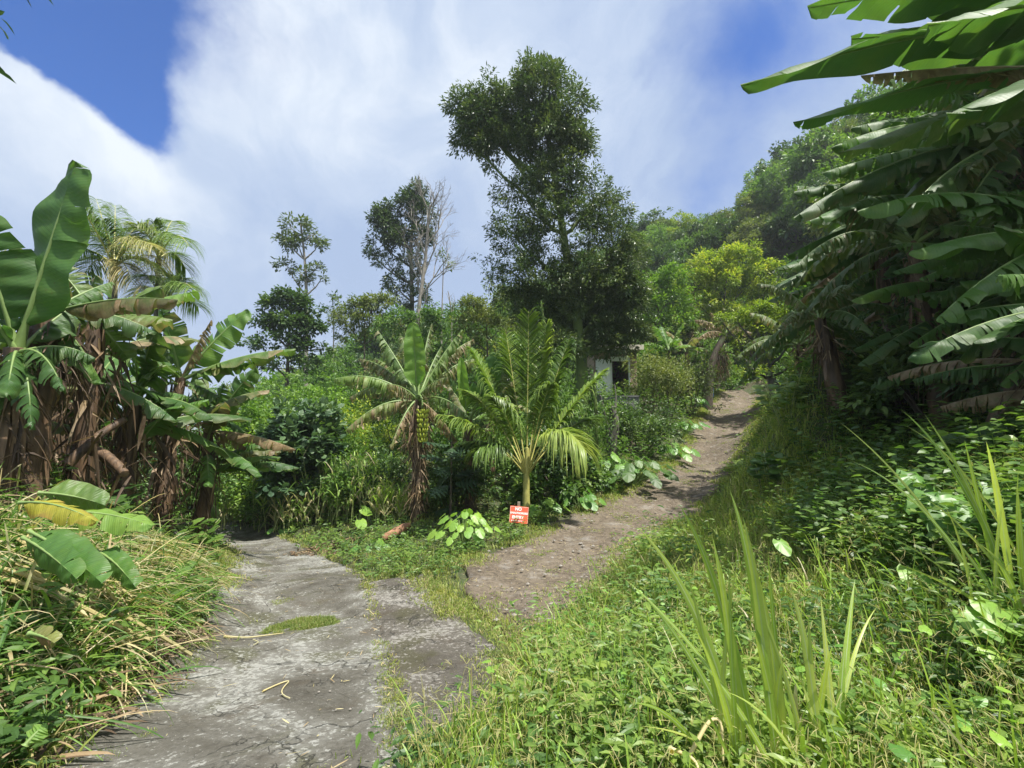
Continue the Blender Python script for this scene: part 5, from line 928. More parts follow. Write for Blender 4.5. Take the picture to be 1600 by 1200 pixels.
# leafy creepers filling the right thicket
RS = [('vine covered bush deep in the upper right thicket', 10.2, 8.2, 4.8, 1.9, 'leaf_dark', .2), ('vine covered bush below the upper right corner', 8.6, 6.0, 3.6, 1.6, 'leaf_dark', .18), ('vine tangle in the middle of the right thicket', 8.9, 9.8, 3.8, 1.7, 'leaf_mid', .17),
      ('vine tangle at the far end of the right thicket', 9.8, 13., 3.6, 1.7, 'leaf_mid', .17), ('leafy bush under the right thicket by the grass bank', 6.9, 7.9, 1.8, 1.2, 'leaf_dark', .14), ('leafy bush behind the small yellow green palm', 8.0, 10.8, 2.2, 1.3, 'leaf_mid', .14), ('creeper covered bush at the right edge behind the cane', 6.4, 5.2, 1.8, 1.1, 'leaf_dark', .13), ('tall creeper column behind the right thicket', 13., 12., 5.5, 2.3, 'leaf_mid', .2), ('dark creeper column at the top right behind the longest leaves', 12.5, 8.5, 6.8, 2.4, 'leaf_dark', .22), ('highest creeper covered tree at the top right corner', 9.6, 5.8, 6.5, 2.2, 'leaf_dark', .2), ('dark creeper bush under the glossy curved leaves', 7.2, 6.2, 2.8, 1.5, 'leaf_dark', .15), ('dark creeper bush between the lower banana stems at the right', 6.6, 6.9, 2.2, 1.3, 'leaf_dark', .14), ('creeper covered tree above the dirt track at the right', 14.5, 16, 5.5, 2.3, 'leaf_mid', .22), ('dark tree beyond the right thicket', 18, 19, 6.5, 2.8, 'leaf_dark', .26)]
for (lb, x, y, h, r, mt, sz) in RS: bush('creeper_bush', lb, 'bush', G(x, y), r, h, .32, 34, sz, mt, L_M, 1.0)
# ================================================================ grasses and weeds (ground cover)
def wedge(N, r0, r1, a0=-58, a1=58, m=.12, keep=None):
    r = np.exp(rnd(N, math.log(r0), math.log(r1))); a = R(1) * rnd(N, a0, a1); x, y = r * np.sin(a), r * np.cos(a); ok = ~near_road(x + rng.normal(0, .07, N) + .16 * vn(x, y, 2.5), y + rng.normal(0, .07, N) + .16 * vn(y, x, 2.5), 0)
    if keep is not None: ok &= keep(x, y)
    x, y = x[ok], y[ok]
    if m:
        # thin out towards the worn edges so they end raggedly
        e = near_road(x, y, m) & (fbm(x, y, 2.) < .05); x, y = x[~e], y[~e]
    return np.stack([x, y, zt(x, y) + bump(x, y) * (~near_road(x, y, .35)) - .01], -1)
rightside = lambda x, y: x > np.interp(y, [0, 2.2, 3.5, 5.2, 6.6, 8.3, 10.5, 13, 16, 22, 28], [-.5, -.4, .05, .78, 1.75, 2.6, 4.3, 6.2, 8.5, 12.4, 15.6])
leftside = lambda x, y: x < np.interp(y, [0, 2.3, 3.1, 4.5, 7, 9.5, 12, 14], [-1.9, -2.2, -2.4, -2.9, -4.2, -6., -8., -12])
middle = lambda x, y: ~rightside(x, y) & ~leftside(x, y)
def stuff(mb, name, mat, label, cat='grass'): return tag(mb.build(name, M[mat], None, smooth=False), label, cat, kind='stuff')
# right bank: long soft grass
p = wedge(52000, 1.2, 30, -30, 78, keep=rightside); r = np.hypot(p[:, 0], p[:, 1]); mb = MB(); pat = fbm(p[:, 0], p[:, 1], .8)
shade = np.clip((p[:, 0] - 2) / 5, 0, 1)
tuft(mb, p, 6, np.clip(.16 + .022 * r, .2, .5) * (1 + .95 * pat), np.clip(.0026 + .0012 * r, .004, .02), .6, .8, np.clip(.55 + .5 * fbm(p[:, 0] + 7, p[:, 1], .6) + rng.normal(0, .15, len(p)), .05, 1), .07, 4, .05); stuff(mb, 'grass', 'grass', 'long green grass covering the right bank')
p = wedge(2600, 1.5, 9, -10, 60, keep=rightside); mb = MB(); tuft(mb, p, 3, .75, .009, .5, .9, (.5, 1.), .1, 6, .03); stuff(mb, 'arching_grass', 'cane', 'longer arching grass blades standing out of the right bank grass')
p = wedge(12000, 7., 27, 5, 50, keep=lambda x, y: rightside(x, y) & (x < .68 * y) & ~near_road(x, y, .45)); r = np.hypot(p[:, 0], p[:, 1]); mb = MB(); tuft(mb, p, 5, .5 + .01 * r, .003 + .0011 * r, .5, 1., (.3, 1.), .12, 4, .08); stuff(mb, 'soft_grass', 'grass_soft', 'soft pale grass beside the climbing dirt track')
p = wedge(9000, 1.4, 12, -20, 50, keep=lambda x, y: rightside(x, y) & (fbm(x, y, .9) > -.12) & (x < .36 * y + .8)); mb = MB(); tuft(mb, p, 5, .42, .004, .35, .5, (.4, 1.), .25, 4, .04); stuff(mb, 'pale_grass', 'grass_soft', 'fine pale seeding grass near the lower right of the dirt track')
# finger shaped seed heads
p = wedge(4200, 1.6, 9, -12, 52, keep=rightside); k = len(p); mb = MB(); d = norm(np.stack([rng.normal(0, .35, k), rng.normal(0, .35, k), np.ones(k)], -1)); L = rnd(k, .35, .7); blades(mb, p, d, L, .003, .12, 4, .8, .5); tip = p + d * (L * .75)[:, None] + np.array([0, 0, -.12]) * L[:, None]
q = np.repeat(tip, 4, 0); blades(mb, q, norm(np.repeat(d, 4, 0) * .6 + rng.normal(0, .6, (4 * k, 3))), rnd(4 * k, .05, .1), .0035, .2, 2, .8, .6); stuff(mb, 'seed_heads', 'grass_soft', 'thin finger shaped seed heads above the right bank grass')
# leafy weeds on the right bank
p = wedge(9500, 1.5, 26, -15, 78, keep=lambda x, y: rightside(x, y) & ((fbm(x, y, .7) > .22) | (x > .40 * y + .7 + .6 * vn(x, y, 1.)))); r = np.hypot(p[:, 0], p[:, 1]); mb = MB(); sprigs(mb, p, 9, np.clip(.22 + .03 * r, .2, .6) * (1 + .6 * vn(p[:, 0], p[:, 1], 2.)), np.clip(.03 + .008 * r, .045, .16) * rnd(len(p), .6, 1.5) * (1 + .5 * vn(p[:, 0], p[:, 1], 1.3)), leafT(.3), np.clip(.5 + .7 * fbm(p[:, 0], p[:, 1] + 9, .9) + rng.normal(0, .12, len(p)), .02, 1), spread=.2); stuff(mb, 'leafy_weeds', 'weed', 'small leafy weeds mixed in the right bank grass', 'weeds')
p = wedge(4400, 3., 24, 15, 78, m=0, keep=lambda x, y: rightside(x, y) & (x > .62 * y) & (x > 2.6)); r = np.hypot(p[:, 0], p[:, 1]); mb = MB(); sprigs(mb, p, 10, rnd(len(p), .3, .8), np.clip(.05 + .008 * r, .08, .2), L_W, (.1, .8)); stuff(mb, 'shade_weeds', 'weed', 'dark leafy creepers in the shade of the right thicket', 'weeds')
p = wedge(260, 1.9, 7, -5, 55, m=0, keep=rightside); mb = MB(); sprigs(mb, p, 5, rnd(len(p), .15, .45), rnd(len(p), .03, .06), L_H, (.4, 1.)); stuff(mb, 'round_leaved_weeds', 'taro', 'round leaved creeping weeds scattered over the right bank', 'weeds')
# middle verge
keepm = lambda x, y: middle(x, y) & (y < 17)
p = wedge(16000, 2., 17, -50, 40, keep=keepm); r = np.hypot(p[:, 0], p[:, 1]); mb = MB(); tuft(mb, p, 6, np.clip(.10 + .012 * r, .1, .3) * (1 + .5 * fbm(p[:, 0], p[:, 1], 1.1)), np.clip(.003 + .0011 * r, .005, .018), .6, .8, (.35, 1.), .08, 3, .05); stuff(mb, 'verge_grass', 'grass', 'short bright grass on the verge between the two tracks')
p = wedge(5200, 3.5, 17, -50, 40, keep=lambda x, y: keepm(x, y) & (y > 6.2)); r = np.hypot(p[:, 0], p[:, 1]); mb = MB(); sprigs(mb, p, 9, np.clip(.05 + .02 * r, .1, .4), np.clip(.03 + .007 * r, .05, .15), L_M, (.4, 1.)); stuff(mb, 'verge_weeds', 'weed', 'low leafy weeds over the verge between the two tracks', 'weeds')
p = wedge(3500, 3.2, 8, -20, 20, m=0, keep=lambda x, y: keepm(x, y) & (y < 7)); mb = MB(); tuft(mb, p, 5, .17, .004, .5, .6, (.5, 1.), .45, 3, .04); stuff(mb, 'dry_strip_grass', 'grass_soft', 'yellowish grass strip between the concrete road and the dirt track')
p = scatter(7000, -22, 12, 13, 36, .1, lambda x, y: inview(x, y) & (~rightside(x, y))); k = len(p); mb = MB(); sprigs(mb, p, 9, rnd(k, .4, 1.1), rnd(k, .14, .26), L_M, (.1, .9)); stuff(mb, 'undergrowth', 'leaf_mid', 'tangled green undergrowth in the hollow beyond the verge', 'undergrowth')
# creeping growth on the rims and crown of the dirt track
def rim(L_, N, sd): idx = rng.integers(0, len(L_), N); q = L_[idx] + rng.normal(0, sd, (N, 2)); return q[:, 0], q[:, 1]
x1_, y1_ = rim(dirt_l, 5200, .17); x2_, y2_ = rim(dirt_r, 7000, .22); x, y = np.concatenate([x1_, x2_]), np.concatenate([y1_, y2_]); ok = fbm(x, y, 1.6) > -.1; x, y = x[ok], y[ok]; p = np.stack([x, y, zt(x, y) + .03], -1); r = np.hypot(x, y); mb = MB(); tuft(mb, p, 5, np.clip(.06 + .008 * r, .07, .2), np.clip(.003 + .001 * r, .005, .018), .7, .9, (.3, 1.), .25, 3, .05); stuff(mb, 'rim_grass', 'grass_soft', 'thin grass creeping over both rims of the dirt track')
n = 5000; idx = rng.integers(0, 150, n); t = rng.normal(.42, .2, n); x = dirt_l[idx, 0] * (1 - t) + dirt_r[idx, 0] * t; y = dirt_l[idx, 1] * (1 - t) + dirt_r[idx, 1] * t; ok = (fbm(x, y, 1.9) > .3) & (t > 0) & (t < 1); x, y = x[ok], y[ok]; r = np.hypot(x, y); mb = MB(); tuft(mb, np.stack([x, y, zt(x, y) + .03], -1), 5, .06, np.clip(.003 + .001 * r, .005, .015), .8, .9, (.4, 1.), .3, 3, .04); stuff(mb, 'track_grass', 'grass_soft', 'sparse low grass patches on the dirt track')
x1_, y1_ = rim(road_r[:95], 900, .04); x2_, y2_ = rim(ap_r, 1500, .12); x3_, y3_ = rim(road_l[:100], 3500, .14); x, y = np.concatenate([x1_, x2_, x3_]), np.concatenate([y1_, y2_, y3_]); ok = fbm(x, y, 2.2) > .02; x, y = x[ok], y[ok]; r = np.hypot(x, y); mb = MB(); tuft(mb, np.stack([x, y, zt(x, y) + .03], -1), 5, np.clip(.04 + .01 * r, .05, .2), np.clip(.003 + .001 * r, .004, .015), .8, .9, (.4, 1.), .2, 3, .03); stuff(mb, 'edge_grass', 'grass', 'small grass growing out of the edges of the concrete')
# patches on the concrete
def patch(poly_, N, h, lab, mt='grass', w=.004, name='grass_patch', dry=.1, dens=None):
    q = np.array([P(a, b, c)[:2] for a, b, c in poly_]); x, y = rnd(N, q[:, 0].min(), q[:, 0].max()), rnd(N, q[:, 1].min(), q[:, 1].max()); ok = pip(x, y, q) & (fbm(x, y, 3.5) > -.12 if dens is None else fbm(x, y, 5) > dens); x, y = x[ok], y[ok]; mb = MB(); tuft(mb, np.stack([x, y, zt(x, y) + .03], -1), 5, h, w, .8, .9, (.5, 1.), dry, 3, .02); stuff(mb, name, mt, lab)
patch([(400, 985, 4.8), (470, 965, 5.2), (545, 968, 5.1), (520, 978, 4.9), (430, 992, 4.65)], 7000, .08, 'flat patch of bright grass growing on the concrete road', dens=-.1)
patch([(420, 942, 5.7), (455, 934, 5.9), (460, 940, 5.8), (430, 946, 5.6)], 900, .04, 'tiny grass tuft on the concrete beyond the larger patch')
patch([(230, 1110, 3.1), (300, 1010, 4.3), (330, 1010, 4.3), (300, 1070, 3.45), (270, 1130, 2.9), (220, 1170, 2.55)], 5000, .035, 'creeping grass along the left edge of the concrete', dens=.1)
patch([(150, 1190, 2.4), (240, 1090, 3.2), (330, 990, 4.7), (345, 1000, 4.5), (270, 1120, 3.), (190, 1200, 2.35)], 6000, .03, 'moss like grass specks on the left of the concrete', dens=.22, w=.003)
patch([(590, 1190, 2.35), (595, 1100, 3.1), (575, 1010, 4.4), (600, 1000, 4.5), (640, 1090, 3.2), (650, 1190, 2.4)], 5000, .05, 'grass in the crack between the road and the apron', dens=.18)
# straw bits and pebbles
n = 2600; idx = rng.integers(10, 120, n); t = rnd(n); x = dirt_l[idx, 0] * (1 - t) + dirt_r[idx, 0] * t; y = dirt_l[idx, 1] * (1 - t) + dirt_r[idx, 1] * t; mb = MB(); a = rnd(n, 0, 6.28); blades(mb, np.stack([x, y, zt(x, y) + .05], -1), np.stack([np.cos(a), np.sin(a), 0 * a + .05], -1), rnd(n, .03, .16), rnd(n, .004, .009), .02, 2, rnd(n, .3, 1.), (rnd(n) < .4) * 1.); stuff(mb, 'straw_bits', 'straw', 'scraps of straw and leaves strewn over the dirt track', 'straw')
def stones(xs, ys, rad, name, mat, label, dz):
    n = len(xs); u = np.array([(1, 0, 0), (-1, 0, 0), (0, 1, 0), (0, -1, 0), (0, 0, 1), (0, 0, -1)], float) ; f = np.array([(0, 2, 4), (2, 1, 4), (1, 3, 4), (3, 0, 4), (2, 0, 5), (1, 2, 5), (3, 1, 5), (0, 3, 5)])
    v = u[None] * rad[:, None, None] * rng.uniform(.5, 1.2, (n, 6, 1)) * np.array([1, 1, .6]); v += np.stack([xs, ys, zt(xs, ys) + dz], -1)[:, None]; mb = MB(); mb.add(v.reshape(-1, 3), (f[None] + (np.arange(n) * 6)[:, None, None]).reshape(-1, 3), np.repeat(rnd(n), 6)); tag(mb.build(name, M[mat], None, smooth=False), label, 'pebbles', kind='stuff')
n = 1500; idx = rng.integers(5, 140, n); t = np.clip(rnd(n) ** rng.choice([.4, 1.6], n) + rng.normal(0, .03, n), 0, 1); x = dirt_l[idx, 0] * (1 - t) + dirt_r[idx, 0] * t; y = dirt_l[idx, 1] * (1 - t) + dirt_r[idx, 1] * t; stones(x, y, rnd(n) ** 3 * .035 + .006, 'pebbles', 'stone', 'grey pebbles scattered on the dirt track', .045)
n = 500; idx = rng.integers(2, 110, n); t = rnd(n); x = road_l[idx, 0] * (1 - t) + road_r[idx, 0] * t; y = road_l[idx, 1] * (1 - t) + road_r[idx, 1] * t; stones(x, y, rnd(n, .003, .012), 'grit', 'stone', 'loose grit on the concrete road', .05)
n = 700; idx = rng.integers(2, 110, n); t = np.clip(rnd(n) + rng.choice([0, 0, -.6, .6], n), .02, .98); x = road_l[idx, 0] * (1 - t) + road_r[idx, 0] * t; y = road_l[idx, 1] * (1 - t) + road_r[idx, 1] * t; a = rnd(n, 0, 6.28); mb = MB(); blades(mb, np.stack([x, y, zt(x, y) + .054], -1), np.stack([np.cos(a), np.sin(a), 0 * a + .04], -1), rnd(n, .02, .13), rnd(n, .003, .009), .01, 3, rnd(n, .2, 1.), (rnd(n) < .5) * 1.); stuff(mb, 'litter', 'straw', 'scraps of straw and leaf litter on the concrete road', 'litter')
# single straws and twigs on the concrete
for (lb, L_) in [('long bleached leaf sheath lying on the concrete', [(350, 1000, 4.55), (385, 1003, 4.5), (442, 997, 4.6)]), ('curled dry stalk on the concrete', [(395, 1012, 4.4), (404, 1020, 4.3), (395, 1028, 4.2)]), ('bent pale twig lying on the concrete', [(410, 1092, 3.2), (435, 1075, 3.35), (458, 1062, 3.45), (440, 1085, 3.25), (437, 1103, 3.1), (452, 1112, 3.05)])]:
    q = np.array([P(*c) for c in L_]); q[:, 2] = zt(q[:, 0], q[:, 1]) + .052; mb = MB(); tube(mb, interp(q, 14), np.linspace(.012 if 'sheath' in lb else .006, .004, 14), 5, .9); tag(mb.build('dry_stalk', M['straw'], None, at=q[0]), lb, 'stalk')
# dead leaves on the road edge
patchc = [(470, 862, 9.9), (520, 850, 10.8), (545, 868, 9.6), (500, 873, 9.2)]; q = np.array([P(*c)[:2] for c in patchc]); n = 700; x, y = rnd(n, q[:, 0].min(), q[:, 0].max()), rnd(n, q[:, 1].min(), q[:, 1].max()); mb = MB(); inst(mb, L_M, np.stack([x, y, zt(x, y) + .06], -1), frames(rdir(n) * [1, 1, .2], norm(UP + rng.normal(0, .3, (n, 3)))), rnd(n, .05, .12), rnd(n), 0); stuff(mb, 'fallen_leaves', 'deadleaf', 'heap of reddish fallen leaves at the road bend', 'fallen leaves')
# ================================================================ left pile of cut grass
HP_ = np.array([P(*c) for c in [(30, 770, 3.9), (120, 800, 4.1), (60, 870, 3.5), (180, 880, 4.1), (260, 900, 5.), (120, 960, 3.5), (40, 960, 3.1), (220, 960, 4.1), (20, 1050, 2.6), (120, 1060, 3.), (200, 1040, 3.4), (300, 930, 5.1), (240, 840, 5.2), (-60, 850, 3.5), (-60, 1000, 2.9)]])
def pile(N, L, w, tint, dry, up, mat, name, label, spread, dz=(.0, .3), cat='cut grass', aim=(.7, -.25, 0), bend=.35):
    idx = rng.integers(0, len(HP_), N); p = HP_[idx] + rng.normal(0, .3, (N, 3)) * [1, 1, .25]; p[:, 2] = np.maximum(zt(p[:, 0], p[:, 1]), 0 * p[:, 2] + zt(p[:, 0], p[:, 1])) + rnd(N, *dz); ok = ~near_road(p[:, 0], p[:, 1], 0) & leftside(p[:, 0] - .1, p[:, 1]); p = p[ok]; N = len(p)
    d = norm(np.array(aim) + rng.normal(0, spread, (N, 3)) + np.array([0, 0, up])); mb = MB(); blades(mb, p, d, rnd(N, *L), rnd(N, *w), rnd(N, .1, bend), 6, rnd(N, *tint), (rnd(N) < dry) * rnd(N, .4, 1), fold=.12); return stuff(mb, name, mat, label, cat)
pile(3000, (.3, .9), (.006, .022), (.05, .8), .2, .0, 'cane', 'cut_grass', 'heap of cut green cane grass on the left bank', 1.)
pile(900, (.3, .9), (.006, .018), (.0, .9), .4, -.05, 'straw', 'straw_heap', 'pale dry straw lying over the cut grass on the left bank', .9, (.05, .33), 'straw')
p = wedge(6000, 1.8, 9, -62, -25, m=.0, keep=leftside); r = np.hypot(p[:, 0], p[:, 1]); mb = MB(); tuft(mb, p, 6, .34, np.clip(.004 + .0012 * r, .005, .015), .6, .9, (.1, .9), .15, 4, .05); stuff(mb, 'bank_grass', 'grass', 'rough green and brown grass on the left bank')
p = wedge(1500, 2.2, 12, -60, -22, m=.0, keep=leftside); mb = MB(); sprigs(mb, p, 8, rnd(len(p), .2, .5), rnd(len(p), .06, .14), L_M, (.2, .9)); stuff(mb, 'bank_weeds', 'weed', 'leafy weeds on the left bank', 'weeds')
n = 1500; x, y = rnd(n, -3.4, -1.7), rnd(n, 1.9, 4.2); ok = leftside(x, y) & ~leftside(x + .55, y); x, y = x[ok], y[ok]; n = len(x); mb = MB(); a = rnd(n, 0, 6.28); blades(mb, np.stack([x, y, zt(x, y) + rnd(n, .04, .12)], -1), np.stack([np.cos(a), np.sin(a), 0 * a + .1], -1), rnd(n, .15, .5), rnd(n, .01, .03), .1, 4, rnd(n), 0, fold=.1); stuff(mb, 'dead_grass', 'deadleaf', 'brown rotting grass along the left edge of the concrete', 'dead grass')
# cut banana leaves lying on the heap
def cutleaf(label, a, b_, w_, tint, dry=0., arch=.1, hint=FR, tears=3, droop=.3, edge=.1, mt='banana'):
    a = (a[0], a[1], a[2] * .86); b_ = (b_[0], b_[1], b_[2] * .86)
    g = P(*a); r_ = root('cut_banana_leaf', label, 'banana leaf', g); banana_leaf(r_, P(*a), P(*b_), w_, arch, droop, .35, tears, dry, edge, tint, hint=np.array(hint), pet=.06, name='leaf_blade', mat=mt)
cutleaf('yellow green cut banana leaf lying on top of the left grass heap', (30, 785, 3.5), (150, 815, 3.3), .22, 1.0, .18, .12, (0, -.6, 1), 5, .5, .4, 'banana_yellow'); cutleaf('long pale green cut banana leaf pointing at the road', (110, 800, 3.7), (238, 822, 3.7), .26, .95, .05, .1, (0, -.5, 1), 3, .4)
cutleaf('large dark cut banana leaf hanging down the left heap', (45, 830, 3.3), (160, 912, 3.0), .25, .3, 0, .06, (-.3, -1., .6)); cutleaf('dark cut banana leaf left of the largest hanging one', (35, 840, 3.3), (120, 905, 2.95), .22, .45, 0, .05, (-.4, -1, .5)); cutleaf('narrow cut banana leaf at the right end of the left heap', (150, 860, 3.7), (212, 918, 3.5), .18, .4, 0, .12, (0, -1, .6)); cutleaf('folded cut banana leaf behind the yellow one', (60, 770, 3.9), (165, 790, 4.), .3, .6, .1, .1)
cutleaf('small pale withered leaf low on the left heap', (45, 990, 2.75), (85, 1005, 2.7), .12, 1.0, .5, .1); cutleaf('bright green leaf on the ground at the bottom left', (38, 1165, 2.2), (66, 1135, 2.25), .1, 1., 0, .1)
# pale bundles spilling to the road
for (lb, x0, y0, Y0, x1, y1, Y1, n_) in [('bundle of bleached straw spilling onto the concrete', 190, 900, 4.6, 375, 905, 5.6, 60), ('thick pale cane stalks lying down the left heap', 0, 830, 3.1, 200, 1000, 3.3, 26), ('bundle of pale grass fanning at the lower road edge', 150, 960, 3.4, 310, 990, 4.2, 40)]:
    a, b_ = P(x0, y0, Y0), P(x1, y1, Y1); a = G(a[0], a[1], .32); b_ = G(b_[0], b_[1], .05); mb = MB(); d = norm(b_ - a); L = np.linalg.norm(b_ - a); k = n_; blades(mb, a + rng.normal(0, .09, (k, 3)), d + rng.normal(0, .11, (k, 3)) + [0, 0, .22], L * rnd(k, .6, 1.15), rnd(k, .008, .018), rnd(k, .12, .3), 8, rnd(k, .4, 1.), (rnd(k) < .3) * .6, fold=.12)
    if 'stalks' in lb:
        for _ in range(7): q = a + rng.normal(0, .1, 3); e = b_ + rng.normal(0, .16, 3) + [0, 0, .05]; tube(mb, bez(q, (q + e) / 2 + [0, 0, .12], e, 10), .012, 6, .7)
    tag(mb.build('straw_bundle', M['straw'], None, smooth=False, at=a), lb, 'straw')
# ================================================================ hero grass clumps in the right foreground
def hero(label, base, tips, w, Y0, group=None, name='guinea_grass', extra=14):
    g = P(*base); gz = G(g[0], g[1]); r_ = root(name, label, 'grass clump', gz); g = gz
    tips = tips + [(x1 + random.uniform(-70, 70), y1 + random.uniform(20, 170), Y1, ww * .55, random.uniform(.4, .95), b0 + random.uniform(-25, 25)) for (x1, y1, Y1, ww, tn, b0) in tips]
    for (x1, y1, Y1, ww, tn, b0) in tips:
        mb = MB(); s = g + [ (b0 - base[0]) * 2.2 / FPX * base[2], rng.normal(0, .05), 0.0]; e = P(x1, y1, Y1); m = (s + e) / 2 + UP * random.uniform(.08, .28) * np.linalg.norm(e - s) + (s - e) * [.16, .16, 0] + rng.normal(0, .02, 3); K = 16; c = bez(s, m, e, K); t = np.linspace(0, 1, K); tan = norm(np.gradient(c, axis=0)); view = norm(c - np.array([0, 0, CZ])); sd = norm(np.cross(tan, view + .22 * rng.normal(0, 1, 3))); nn = norm(np.cross(sd, tan)); wp = (np.minimum(1, .16 + t * 2.2) * (1 - t ** 2.6) + .01) * ww * w
        off = sd * wp[:, None] * .5; up = nn * wp[:, None] * .10; v = np.stack([c - off + up, c, c + off + up], 1).reshape(-1, 3); kk = np.arange(K - 1) * 3; f = np.concatenate([np.stack([kk, kk + 1, kk + 4, kk + 3], -1), np.stack([kk + 1, kk + 2, kk + 5, kk + 4], -1)]); mb.add(v, f, min(1, tn + .18), 0, np.stack([np.repeat(t, 3), np.tile([-.5, 0, .5], K)], -1))
        mb.build('blade', M['hero'], r_)
    mb = MB(); tuft(mb, g[None] + rng.normal(0, .04, (4, 3)) * [1, 1, 0], extra, .62, .022, .35, .6, (.5, 1.), .2, 6, .07)
    mb.build('lower_blades', M['cane'], r_)
    return r_
hero('tall guinea grass clump with broad upright blades in the near right foreground', (1185, 1230, 1.75),
     [(995, 822, 1.9, 1., .4, 1185), (1062, 790, 1.8, 1., .45, 1190), (1113, 838, 1.7, .9, .9, 1180), (1140, 765, 1.7, .9, .7, 1195), (1161, 808, 1.65, 1.05, .95, 1200), (1172, 870, 1.7, .9, .85, 1205), (1000, 925, 2.2, .8, .35, 1190), (1178, 985, 1.6, .9, .6, 1210), (1224, 1030, 1.7, .9, .8, 1200), (985, 1098, 1.7, .6, .3, 1170), (1085, 980, 1.5, .6, .5, 1180)], .040, 1.75)
hero('second guinea grass clump with shorter upright blades right of the tallest clump', (1285, 1235, 1.8),
     [(1172, 880, 2.0, .9, .6, 1270), (1235, 918, 1.8, .9, .75, 1280), (1263, 960, 1.75, .8, .8, 1280), (1282, 930, 1.9, .7, .8, 1290), (1336, 905, 2.1, .9, .5, 1290), (1322, 1000, 1.9, .9, .6, 1295), (1350, 1085, 1.8, 1., .4, 1300), (1425, 1118, 1.9, 1., .6, 1290), (1300, 1010, 1.7, .7, .9, 1280)], .038, 1.8)
hero('guinea grass clump with long arching blades at the right edge', (1610, 960, 2.3),
     [(1408, 640, 2.6, .7, .5, 1600), (1445, 648, 2.4, .8, .6, 1605), (1507, 688, 2.3, .8, .5, 1600), (1541, 690, 2.2, 1., .7, 1610), (1310, 658, 3.0, .5, .7, 1600), (1590, 760, 2.2, .7, .6, 1615), (1330, 720, 2.8, .5, .3, 1600), (1480, 830, 2.5, .7, .5, 1590), (1400, 880, 2.4, .6, .5, 1600), (1530, 850, 2.1, .8, .8, 1600), (1640, 700, 2.3, .8, .7, 1620)], .034, 2.3)
# bleached dry bent blades by the first clump
for lb_, L_ in zip(('bleached blade bent over like a hook at the foot of the tallest grass clump', 'low curled bleached blade at the bottom edge left of the tallest grass clump', 'straight bleached blade inside the tallest grass clump'), ([(1070, 1195, 1.7), (1110, 1120, 1.75), (1128, 1118, 1.75), (1130, 1190, 1.7)], [(1050, 1175, 1.65), (1045, 1168, 1.7), (1085, 1185, 1.65), (1095, 1210, 1.6)], [(1190, 1200, 1.7), (1180, 1150, 1.75), (1160, 1110, 1.8)])): mb = MB(); q = interp([P(*c) for c in L_], 16); tube(mb, q, np.linspace(.009, .004, 16), 5, 1.); tag(mb.build('dry_grass_blade', M['straw'], None, at=q[0]), lb_, 'dry grass')
# broad leaved plants on the right bank
def loc_(px, py, Y): q = P(px, py, Y); return G(q[0], q[1])
def bigleaf(label, leaves, tp, mt, name='squash_plant'):
    L0 = leaves[0]; g = loc_(*L0[:3]); r_ = root(name, label, 'plant', g); ms = MB(); mb = MB()
    for (px, py, Y, s, tn, nx, nz) in leaves:
        e = P(px, py, Y); b_ = G(e[0] + random.uniform(-.1, .1), e[1] + .1); tube(ms, bez(b_, (b_ + e) / 2 + [0, 0, .15], e, 8), .007, 5, .6); inst(mb, tp, e[None], frames(np.array([[random.uniform(-.3, .3), -.7, -.5]]), norm(np.array([[nx, -.5, nz]]))), s, tn)
    ms.build('stalk', M['rib'], r_); mb.build('foliage', M[mt], r_)
bigleaf('squash vine with large grey green round leaves at the right edge', [(1450, 765, 3.4, .36, .25, -.1, .7), (1490, 770, 3.2, .34, .35, .1, .7), (1575, 765, 3.1, .40, .2, .1, .6), (1420, 735, 3.8, .28, .3, 0, .8), (1545, 750, 3.5, .3, .25, 0, .7)], L_HP, 'taro')
bigleaf('young plant with pale heart leaves and one yellow hanging leaf at the right', [(1525, 935, 2.2, .16, .95, 0, .9), (1500, 950, 2.2, .13, .8, -.3, .8), (1555, 955, 2.2, .13, .8, .3, .8), (1537, 1010, 2.1, .11, 1.4, 0, .1), (1490, 965, 2.3, .12, .7, -.4, .7), (1560, 935, 2.35, .12, .9, .2, .8), (1530, 965, 2.15, .10, .7, 0, .8)], L_H, 'taro', 'weed_plant')
bigleaf('single round leaf standing in the middle of the right bank grass', [(1215, 842, 3.9, .15, .9, 0, .4)], L_H, 'taro', 'round_leaf_plant')
bigleaf('pair of pale leaves near the young plant on the right bank', [(1420, 885, 2.9, .2, .9, 0, .7), (1440, 895, 2.8, .13, .7, .2, .7)], L_H, 'taro', 'round_leaf_plant')
def stalky(label, px, Y, h, n, size, tint, name='leafy_plant', mt='weed', spread=.35, k=9):
    g = G(P(px, 600, Y)[0], Y); r_ = root(name, label, 'plant', g); ms = MB(); mb = MB(); a = rnd(k, 0, 6.28); b_ = g + np.stack([np.cos(a), np.sin(a), 0 * a], -1) * rnd(k, 0, spread * .5)[:, None]; e = b_ + np.stack([np.cos(a) * spread, np.sin(a) * spread, h * rnd(k, .7, 1.1)], -1)
    for i in range(k): tube(ms, bez(b_[i], (b_[i] + e[i]) / 2 + [0, 0, .1], e[i], 6), .007, 4, .5)
    for i in range(k):
        t = rnd(n, .4, 1); p = b_[i] * (1 - t)[:, None] + e[i] * t[:, None]; aa = rnd(n, 0, 6.28); d = np.stack([np.cos(aa), np.sin(aa), rnd(n, -.3, .4)], -1); inst(mb, L_H, p + d * .05, frames(d, norm(UP + np.array([0, -.3, 0]) + rng.normal(0, .25, (n, 3)))), rnd(n, .6, 1.2) * size, rnd(n, *tint))
    ms.build('stem', M['stalk'], r_); mb.build('foliage', M[mt], r_); return r_
